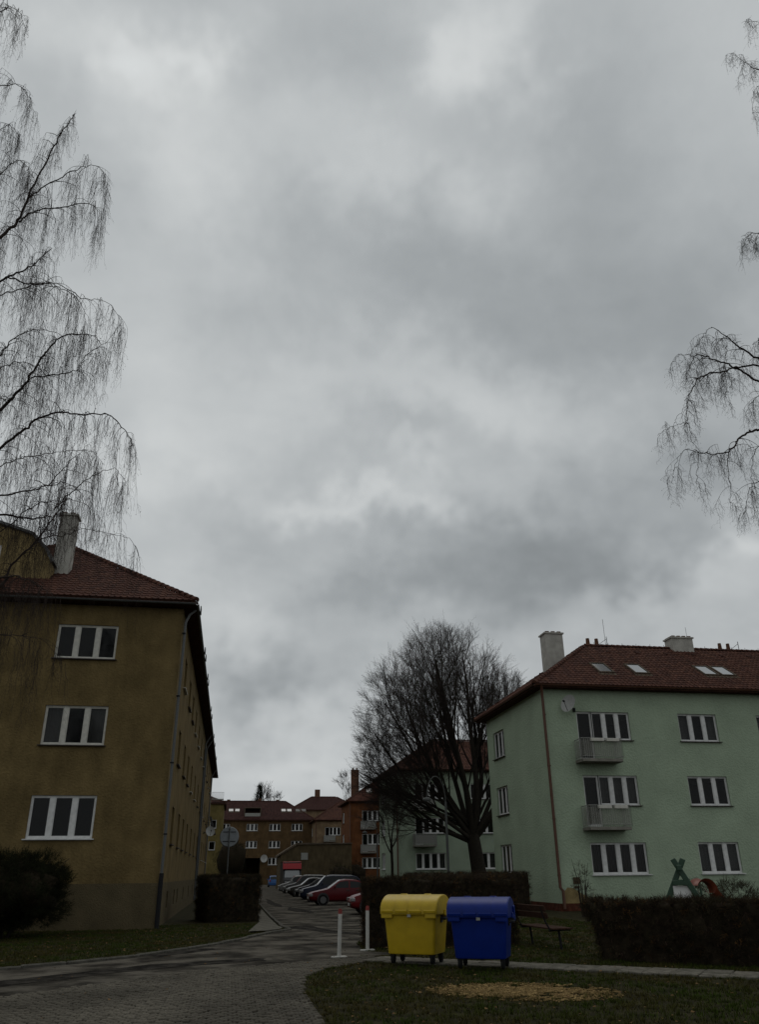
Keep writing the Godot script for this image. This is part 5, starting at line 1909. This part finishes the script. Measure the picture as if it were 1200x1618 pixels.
func bin(at: Vector3, turn: float, size: float, paint: Material, label: String) -> void:
	var t := thing("recycling_bin", at, turn, label, "bin", "wheeled recycling bins beside the footpath")
	t.scale = Vector3.ONE * size
	var b := MB.new()
	b.loft([rrect(0.54, 0.38, 0.06, 0.2), rrect(0.57, 0.41, 0.07, 0.22), rrect(0.60, 0.445, 0.07, 0.6), rrect(0.635, 0.48, 0.07, 1.0), rrect(0.64, 0.485, 0.07, 1.03)], true, true)
	b.fan(rrect(0.54, 0.38, 0.06, 0.2), false)
	pmb(t, "body", b, paint)
	var rim := MB.new()
	rim.loft([rrect(0.64, 0.485, 0.07, 1.0), rrect(0.685, 0.53, 0.07, 1.01), rrect(0.69, 0.535, 0.07, 1.075), rrect(0.66, 0.5, 0.07, 1.085)], true, true)
	for s in [-1.0, 1.0]:
		rim.cbox(Transform3D(Basis(), Vector3(s * 0.54, 1.0, 0.525)), Vector3(0.27, 0.1, 0.06), 0.015)
	pmb(t, "rim", rim, paint)
	# barrel lid
	var lid := MB.new()
	var rings: Array = []
	var xsn := [-0.70, -0.685, -0.66, -0.36, -0.345, -0.33, -0.03, -0.015, 0.0, 0.3, 0.315, 0.33, 0.66, 0.685, 0.70]
	var prof: Array = []
	for i in 15:
		var a := PI * i / 14.0
		prof.push_back([cos(a) * 0.56, 1.075 + pow(sin(a), 0.8) * 0.36])
	for i in xsn.size():
		var x: float = xsn[i]
		var k := 1.0
		if i == 0 or i == xsn.size() - 1: k = 0.955
		if i in [4, 7, 10]: k = 0.965
		var ring := PackedVector3Array()
		ring.push_back(Vector3(x, 1.03, 0.555 * k))
		for q in prof: ring.push_back(Vector3(x, 1.06 + (q[1] - 1.06) * k, q[0] * k))
		ring.push_back(Vector3(x, 1.03, -0.555 * k))
		rings.push_back(ring)
	lid.loft(rings, false)
	lid.fan(rings[0], false); lid.fan(rings[xsn.size() - 1], true)
	var ld := pmb(t, "lid", lid, paint)
	# wavy pressed lip along the front of the lid
	var lip := MB.new()
	for q in [[-0.52, 0.3], [-0.17, 0.3], [0.18, 0.3], [0.53, 0.3]]:
		lip.cbox(Transform3D(Basis(Vector3.RIGHT, 0.12), Vector3(q[0], 1.09, 0.568)), Vector3(q[1], 0.06, 0.035), 0.012)
	pmb(ld, "lid_lip", lip, paint)
	var hn := MB.new()
	for s in [-1.0, 1.0]:
		hn.cbox(Transform3D(Basis(), Vector3(s * 0.3, 1.435, -0.02)), Vector3(0.16, 0.03, 0.1), 0.012)
	pmb(ld, "lid_handle", hn, paint)
	for s in [-1.0, 1.0]:
		var tr := MB.new()
		tr.tube(PackedVector3Array([Vector3(s * 0.62, 0.93, 0.02), Vector3(s * 0.76, 0.93, 0.02)]), PackedFloat32Array([0.035, 0.03]), 12)
		tr.tube(PackedVector3Array([Vector3(s * 0.62, 0.93, 0.02), Vector3(s * 0.65, 0.93, 0.02)]), PackedFloat32Array([0.09, 0.09]), 14)
		pmb(t, "trunnion", tr, M.plastic_dark)
		var hg := MB.new()
		hg.cbox(Transform3D(Basis(Vector3.RIGHT, 0.2), Vector3(s * 0.715, 1.1, -0.3)), Vector3(0.05, 0.3, 0.12), 0.015)
		hg.cbox(Transform3D(Basis(Vector3.RIGHT, -0.3), Vector3(s * 0.72, 1.02, -0.12)), Vector3(0.05, 0.12, 0.3), 0.015)
		pmb(t, "lid_hinge_arm", hg, paint)
		for z in [0.3, -0.3]:
			var f := MB.new()
			f.box(Vector3(s * 0.48 - 0.05, 0.15, z - 0.05), Vector3(s * 0.48 + 0.05, 0.205, z + 0.05))
			f.obox(Transform3D(Basis(Vector3.FORWARD, 0.0), Vector3(s * 0.48 - 0.042, 0.12, z)), Vector3(0.012, 0.13, 0.08)); f.obox(Transform3D(Basis(), Vector3(s * 0.48 + 0.042, 0.12, z)), Vector3(0.012, 0.13, 0.08))
			var fk := pmb(t, "caster", f, M.iron)
			var w := MB.new()
			w.tube(PackedVector3Array([Vector3(s * 0.48 - 0.028, 0.1, z - 0.02), Vector3(s * 0.48 + 0.028, 0.1, z - 0.02)]), PackedFloat32Array([0.1, 0.1]), 18)
			pmb(fk, "wheel", w, M.rubber)
	# lock plate in the middle of the front edge
	var lk := MB.new()
	lk.cbox(Transform3D(Basis(), Vector3(0.02, 1.0, 0.545)), Vector3(0.09, 0.06, 0.02), 0.006)
	pmb(t, "lock_plate", lk, M.rail)
	var dr := MB.new()
	dr.tube(PackedVector3Array([Vector3(0, 0.16, 0.2), Vector3(0, 0.22, 0.2)]), PackedFloat32Array([0.05, 0.05]), 10)
	pmb(t, "drain_plug", dr, M.plastic_dark)

# ---------------------------------------------------------------- street furniture
func post(at: Vector3, lean: float, label: String) -> void:
	var t := thing("marker_post", at, 0.4, label, "post", "white marker posts with red tops")
	t.rotation.z = lean
	var b := MB.new()
	b.tube(PackedVector3Array([Vector3(0, 0.01, 0), Vector3(0, 0.9, 0)]), PackedFloat32Array([0.045, 0.045]), 14)
	pmb(t, "shaft", b, M.post_white)
	var r := MB.new()
	r.tube(PackedVector3Array([Vector3(0, 0.9, 0), Vector3(0, 0.99, 0), Vector3(0, 1.01, 0)]), PackedFloat32Array([0.046, 0.046, 0.03]), 14)
	pmb(t, "red_top", r, M.post_red)
	var p := MB.new()
	p.cbox(Transform3D(Basis(), Vector3(0, 0.015, 0)), Vector3(0.36, 0.03, 0.14), 0.008)
	pmb(t, "base_plate", p, M.post_white)

func lamp_post(at: Vector3, h: float, reach: Vector3, label: String) -> void:
	var t := thing("street_lamp", at, 0, label, "street lamp", "grey street lamps with curved arms")
	var b := MB.new()
	b.tube(PackedVector3Array([Vector3.ZERO, Vector3(0, 1.1, 0), Vector3(0, 1.15, 0), Vector3(0, h - 1.5, 0)]), PackedFloat32Array([0.1, 0.1, 0.075, 0.06]), 12)
	pmb(t, "column", b, M.lamp_metal)
	var a := MB.new()
	var pts := PackedVector3Array()
	var rr := PackedFloat32Array()
	for i in 13:
		var q := PI * 0.95 * i / 12.0
		pts.push_back(Vector3(0, h - 1.5, 0) + reach * (1 - cos(q)) * 0.5 + UP * sin(q) * 1.3)
		rr.push_back(0.027)
	a.tube(pts, rr, 8)
	pmb(t, "arm", a, M.lamp_metal)
	var e := pts[12]
	var hd := MB.new()
	hd.loft([rrect(0.05, 0.05, 0.02, 0.0), rrect(0.13, 0.2, 0.05, -0.06), rrect(0.14, 0.22, 0.05, -0.14), rrect(0.1, 0.16, 0.04, -0.2)], true)
	var o := pmb(t, "lamp_head", hd, M.lamp_metal)
	o.position = e
	o.rotation.y = PI / 2

func bench() -> void:
	var t := thing("park_bench", Vector3(8.15, 0, -22.3), 0.08, "brown wooden park bench on iron legs beside the hedge", "bench")
	for z in [-0.86, 0.86]:
		var l := MB.new()
		l.tube(PackedVector3Array([Vector3(0.02, 0, z), Vector3(-0.02, 0.42, z)]), PackedFloat32Array([0.03, 0.028]), 8)
		l.rod(Vector3(-0.28, 0.42, z), Vector3(0.3, 0.43, z), 0.024)
		l.tube(PackedVector3Array([Vector3(-0.24, 0.42, z), Vector3(-0.36, 0.62, z), Vector3(-0.47, 0.95, z)]), PackedFloat32Array([0.022, 0.022, 0.018]), 8)
		pmb(t, "leg", l, M.iron)
	for k in 3:
		var s := MB.new()
		s.cbox(Transform3D(Basis(), Vector3(-0.18 + k * 0.19, 0.462, 0)), Vector3(0.165, 0.036, 2.1), 0.008)
		pmb(t, "seat_plank", s, M.bench)
	for k in 2:
		var s := MB.new()
		s.cbox(Transform3D(Basis(Vector3(0, 0, 1), 0.32), Vector3(-0.385 - k * 0.055, 0.76 + k * 0.16, 0)), Vector3(0.036, 0.14, 2.1), 0.008)
		pmb(t, "back_plank", s, M.bench)

func playground() -> void:
	var z := -28.0
	var t := thing("climbing_frame", Vector3(15.27, 0, z), -0.5, "dark green wooden swing frame behind the hedge with a white notice", "play equipment")
	t.scale = Vector3(1.1, 1.03, 1.0)
	for s in [-1.0, 1.0]:
		for zz in [0.0, -2.6]:
			var b := MB.new()
			var d := Vector3(s * 0.86, -2.0, 0)
			var x := d.normalized()
			b.cbox(Transform3D(Basis(Vector3(0, 0, 1), s * 0.46), Vector3(s * 0.37, 1.0, zz + s * 0.055)), Vector3(0.17, 2.36, 0.1), 0.015)
			pmb(t, "post", b, M.play_green)
	for zz in [0.0, -2.6]:
		var c := MB.new()
		c.cbox(Transform3D(Basis(), Vector3(0, 1.33, zz)), Vector3(0.5, 0.14, 0.22), 0.012)
		pmb(t, "crossbar", c, M.play_green)
	var bm := MB.new()
	bm.cbox(Transform3D(Basis(), Vector3(0, 1.79, -1.3)), Vector3(0.14, 0.16, 3.1), 0.015)
	pmb(t, "beam", bm, M.play_green)
	var n := MB.new()
	n.box(Vector3(-0.26, 0.86, -0.012), Vector3(0.25, 1.24, -0.002))
	pmb(t, "notice_board", n, M.paper)
	var s := thing("slide", Vector3(16.2, 0, z - 0.3), 0.2, "orange curved slide top beside the green swing frame", "slide")
	var m := MB.new()
	var rings: Array = []
	for i in 15:
		# hooded chute that arches over and drops to one side
		var q := i / 14.0
		var a := lerpf(2.5, -0.15, q)
		var c := Vector3(cos(a) * 0.36, 1.08 + sin(a) * 0.32, 0)
		var out := Vector3(cos(a), sin(a), 0)
		var ring := PackedVector3Array()
		for k in 9:
			var w := lerpf(-0.24, 0.24, k / 8.0)
			var lip := 0.1 if k == 0 or k == 8 else (0.05 if k == 1 or k == 7 else 0.0)
			ring.push_back(c + out * lip + Vector3(0, 0, w))
		rings.push_back(ring)
	m.loft(rings, false)
	pmb(s, "hood", m, M.play_orange)
	var r2: Array = []
	for i in 10:
		var q := i / 9.0
		var c := Vector3(0.34 + q * 1.2, 1.0 - sin(q * PI / 2) * 0.82, 0.0)
		var ring := PackedVector3Array()
		for k in 9:
			var w := lerpf(-0.3, 0.3, k / 8.0)
			ring.push_back(c + UP * (0.2 * pow(absf(w) / 0.3, 3)) + Vector3(0, 0, w))
		r2.push_back(ring)
	var m2 := MB.new()
	m2.loft(r2, false)
	pmb(s, "chute", m2, M.play_orange)
	var lg := MB.new()
	for q in [[-0.35, -0.3], [-0.35, 0.3]]:
		lg.rod(Vector3(q[0], 0, q[1]), Vector3(q[0], 1.2, q[1]), 0.035)
	pmb(s, "support", lg, M.play_green)

func traffic_sign() -> void:
	var at := Vector3(-0.1, 0, -41.6)
	var t := thing("traffic_sign", at, -0.03, "back of a round grey traffic sign on a pole behind the hedge", "traffic sign")
	var b := MB.new()
	b.rod(Vector3(0, 0, 0), Vector3(0, 3.85, 0), 0.03, 10)
	pmb(t, "pole", b, M.pipe_zinc)
	var d := MB.new()
	d.tube(PackedVector3Array([Vector3(0, 3.42, -0.075), Vector3(0, 3.42, -0.055), Vector3(0, 3.42, -0.05)]), PackedFloat32Array([0.45, 0.45, 0.43]), 36)
	pmb(t, "sign_plate", d, M.sign_back)
	var r := MB.new()
	r.box(Vector3(-0.3, 3.62, -0.05), Vector3(0.3, 3.65, -0.02)); r.box(Vector3(-0.3, 3.21, -0.05), Vector3(0.3, 3.24, -0.02))
	pmb(t, "clamp_rail", r, M.iron)

func _ready() -> void:
	rng.seed = 20240
	# camera
	var pitch := deg_to_rad(24.3)
	var yaw := deg_to_rad(-9.97)
	var roll := atan2(30.0, 2809.0)
	var rot := Basis(UP, yaw) * Basis(Vector3.RIGHT, pitch)
	cam_f = -rot.z
	cam_r = rot.x * cos(roll) - rot.y * sin(roll)
	cam_u = rot.x * sin(roll) + rot.y * cos(roll)
	var cam := Camera3D.new()
	cam.name = "camera"
	add_child(cam)
	cam.transform = Transform3D(Basis(cam_r, cam_u, -cam_f), Vector3(0, EYE, 0))
	cam.fov = rad_to_deg(2.0 * atan(PHOTO_H / 2 / FOCAL))
	cam.near = 0.1
	cam.far = 2000.0
	cam.current = true
	# overcast sky and a veiled sun high beyond the roofs
	var env := Environment.new()
	env.background_mode = Environment.BG_SKY
	env.sky = make_sky()
	env.ambient_light_source = Environment.AMBIENT_SOURCE_SKY
	env.tonemap_mode = Environment.TONE_MAPPER_LINEAR
	env.tonemap_exposure = 1.0
	env.sdfgi_enabled = true
	env.ssao_enabled = true
	env.ssil_enabled = true
	var we := WorldEnvironment.new()
	we.name = "world_environment"
	we.environment = env
	add_child(we)
	var sun := DirectionalLight3D.new()
	sun.name = "sun"
	sun.light_energy = 0.15
	sun.light_angular_distance = 40.0
	sun.light_color = Color(1.0, 0.98, 0.95)
	sun.shadow_enabled = true
	add_child(sun)
	sun.look_at_from_position(Vector3(0, 60, 0), Vector3(-8, 0, 32), UP)
	make_materials()
	TILE = tile_mesh()
	CAP = cap_mesh()
	print("ground")
	make_ground()
	print("houses")
	mustard_house()
	var gh := block("green_apartment_block", 16.06, 0.0, -41.37, "pale green apartment block with brown downpipe, balconies and a white chimney", M.green, {"near": true, "singles": 300, "length": 24.0, "panel": M.wire_panel})
	green_house_extras(gh)
	var rd := thing("satellite_dish", Vector3(16.06, 0, -41.37), 0, "grey satellite dish beside the top balcony window of the green block", "satellite dish")
	dish(rd, Vector3(1.3, 9.9, 0.55), Vector3(-0.80, 0.3, 0.5).normalized(), 0.46, Vector3(1.75, 9.7, 0.02))
	block("green_apartment_block", 16.2, 0.5, -84.0, "second green apartment block with dark balconies behind the great lime tree", M.green_far, {"length": 24.0, "panel": M.rail, "plinth": M.mustard_plinth})
	var og := block("orange_apartment_block", 17.5, 0.9, -128.0, "orange apartment block with a tall brick chimney behind the parked cars", M.orange, {"length": 24.0, "panel": M.rail, "plinth": M.orange, "tones": [Color(0.11, 0.044, 0.03), Color(0.095, 0.038, 0.027)]})
	chimney(og, Vector3(0.9, 12.6, -5.9), Vector3(2.1, 16.9, -5.2), M.pot, 2, true)
	var sk := Vector3(0, 3.71, -5.7).normalized()
	for x in [3.2, 6.0]:
		skylight(og, Vector3(x, 13.5, 0.55 - (13.5 - 11.85) * 5.7 / 3.71), Vector3.RIGHT, sk, 0.9, 1.2, M.skyglass)
	block("cream_apartment_block", 16.3, 0.6, -169.0, "cream apartment block squeezed between the orange and brown houses", M.cream, {"length": 14.0, "panel": M.rail, "plinth": M.cream})
	print("far")
	far_buildings()
	print("trees")
	make_trees()
	print("hedges")
	hedge(Vector3(3.62, 0, -22.95), Vector3(7.65, 0, -22.95), 1.3, 1.64, "tall clipped hedge behind the yellow and blue bins")
	hedge(Vector3(7.7, 0, -18.68), Vector3(14.2, 0, -13.1), 1.1, 1.18, "long low hedge along the footpath in front of the playground", 150.0, 0.35)
	hedge(Vector3(-0.85, 0, -37.2), Vector3(1.38, 0, -37.6), 3.2, 1.74, "square dark hedge in front of the round traffic sign", 110.0, 0.0, Color(0.026, 0.022, 0.014))
	hedge(Vector3(8.3, 0, -40.0), Vector3(14.5, 0, -41.0), 1.2, 1.78, "distant hedge beneath the great lime tree's trunk", 60.0)
	shrub("evergreen_bush", Vector3(-6.9, 0, -30.2), 2.05, 2.75, "big round dark evergreen bush before the mustard wall", 2600, Color(0.018, 0.020, 0.010))
	shrub("bare_shrub", Vector3(17.6, 0, -31.0), 1.1, 1.45, "loose bare shrub near the orange slide", 260, Color(0.05, 0.045, 0.03), "", false)
	shrub("bare_shrub", Vector3(19.8, 0, -32.0), 1.0, 1.5, "loose bare shrub under the three-light window of the green block", 240, Color(0.05, 0.045, 0.03), "", false)
	shrub("bare_shrub", Vector3(15.0, 0, -36.0), 0.45, 2.4, "thin upright sapling between slide and green wall", 36, Color(0.05, 0.042, 0.03), "", false)
	shrub("evergreen_bush", Vector3(14.4, 0, -114.0), 1.8, 3.2, "dark bush growing against the low brown garage", 500, Color(0.02, 0.022, 0.012))
	shrub("evergreen_bush", Vector3(17.8, 0, -124.5), 2.0, 3.6, "dark bush at the foot of the orange block", 500, Color(0.022, 0.018, 0.012))
	shrub("ivy_bush", Vector3(0.2, 0, -128.0), 2.6, 8.0, "tall dark ivy mass beside the ochre house", 1200, Color(0.02, 0.022, 0.012))
	make_cars()
	print("small")
	bin(Vector3(4.03, 0.03, -18.9), -deg_to_rad(32), 0.91, M.bin_yellow, "yellow wheeled recycling bin with a rounded lid")
	bin(Vector3(5.12, 0.03, -17.65), -deg_to_rad(26), 0.885, M.bin_blue, "blue wheeled recycling bin with a rounded lid")
	post(pg(536, 1513), -0.02, "white post with a red top at the edge of the cobbles")
	post(pg(581, 1502), 0.0, "white post with a red top nearer the yellow bin")
	bench()
	playground()
	traffic_sign()
	lamp_post(Vector3(11.4, 0, -45.0), 6.8, Vector3(-1.1, 0, 0.2), "tall grey street lamp with curved arm before the lime tree")
	lamp_post(pz(597, 1382, -78.0) * Vector3(1, 0, 1), 6.6, Vector3(-1.2, 0, 0.2), "farther street lamp near the corner of the second green block")
	make_grass()
	print("done")
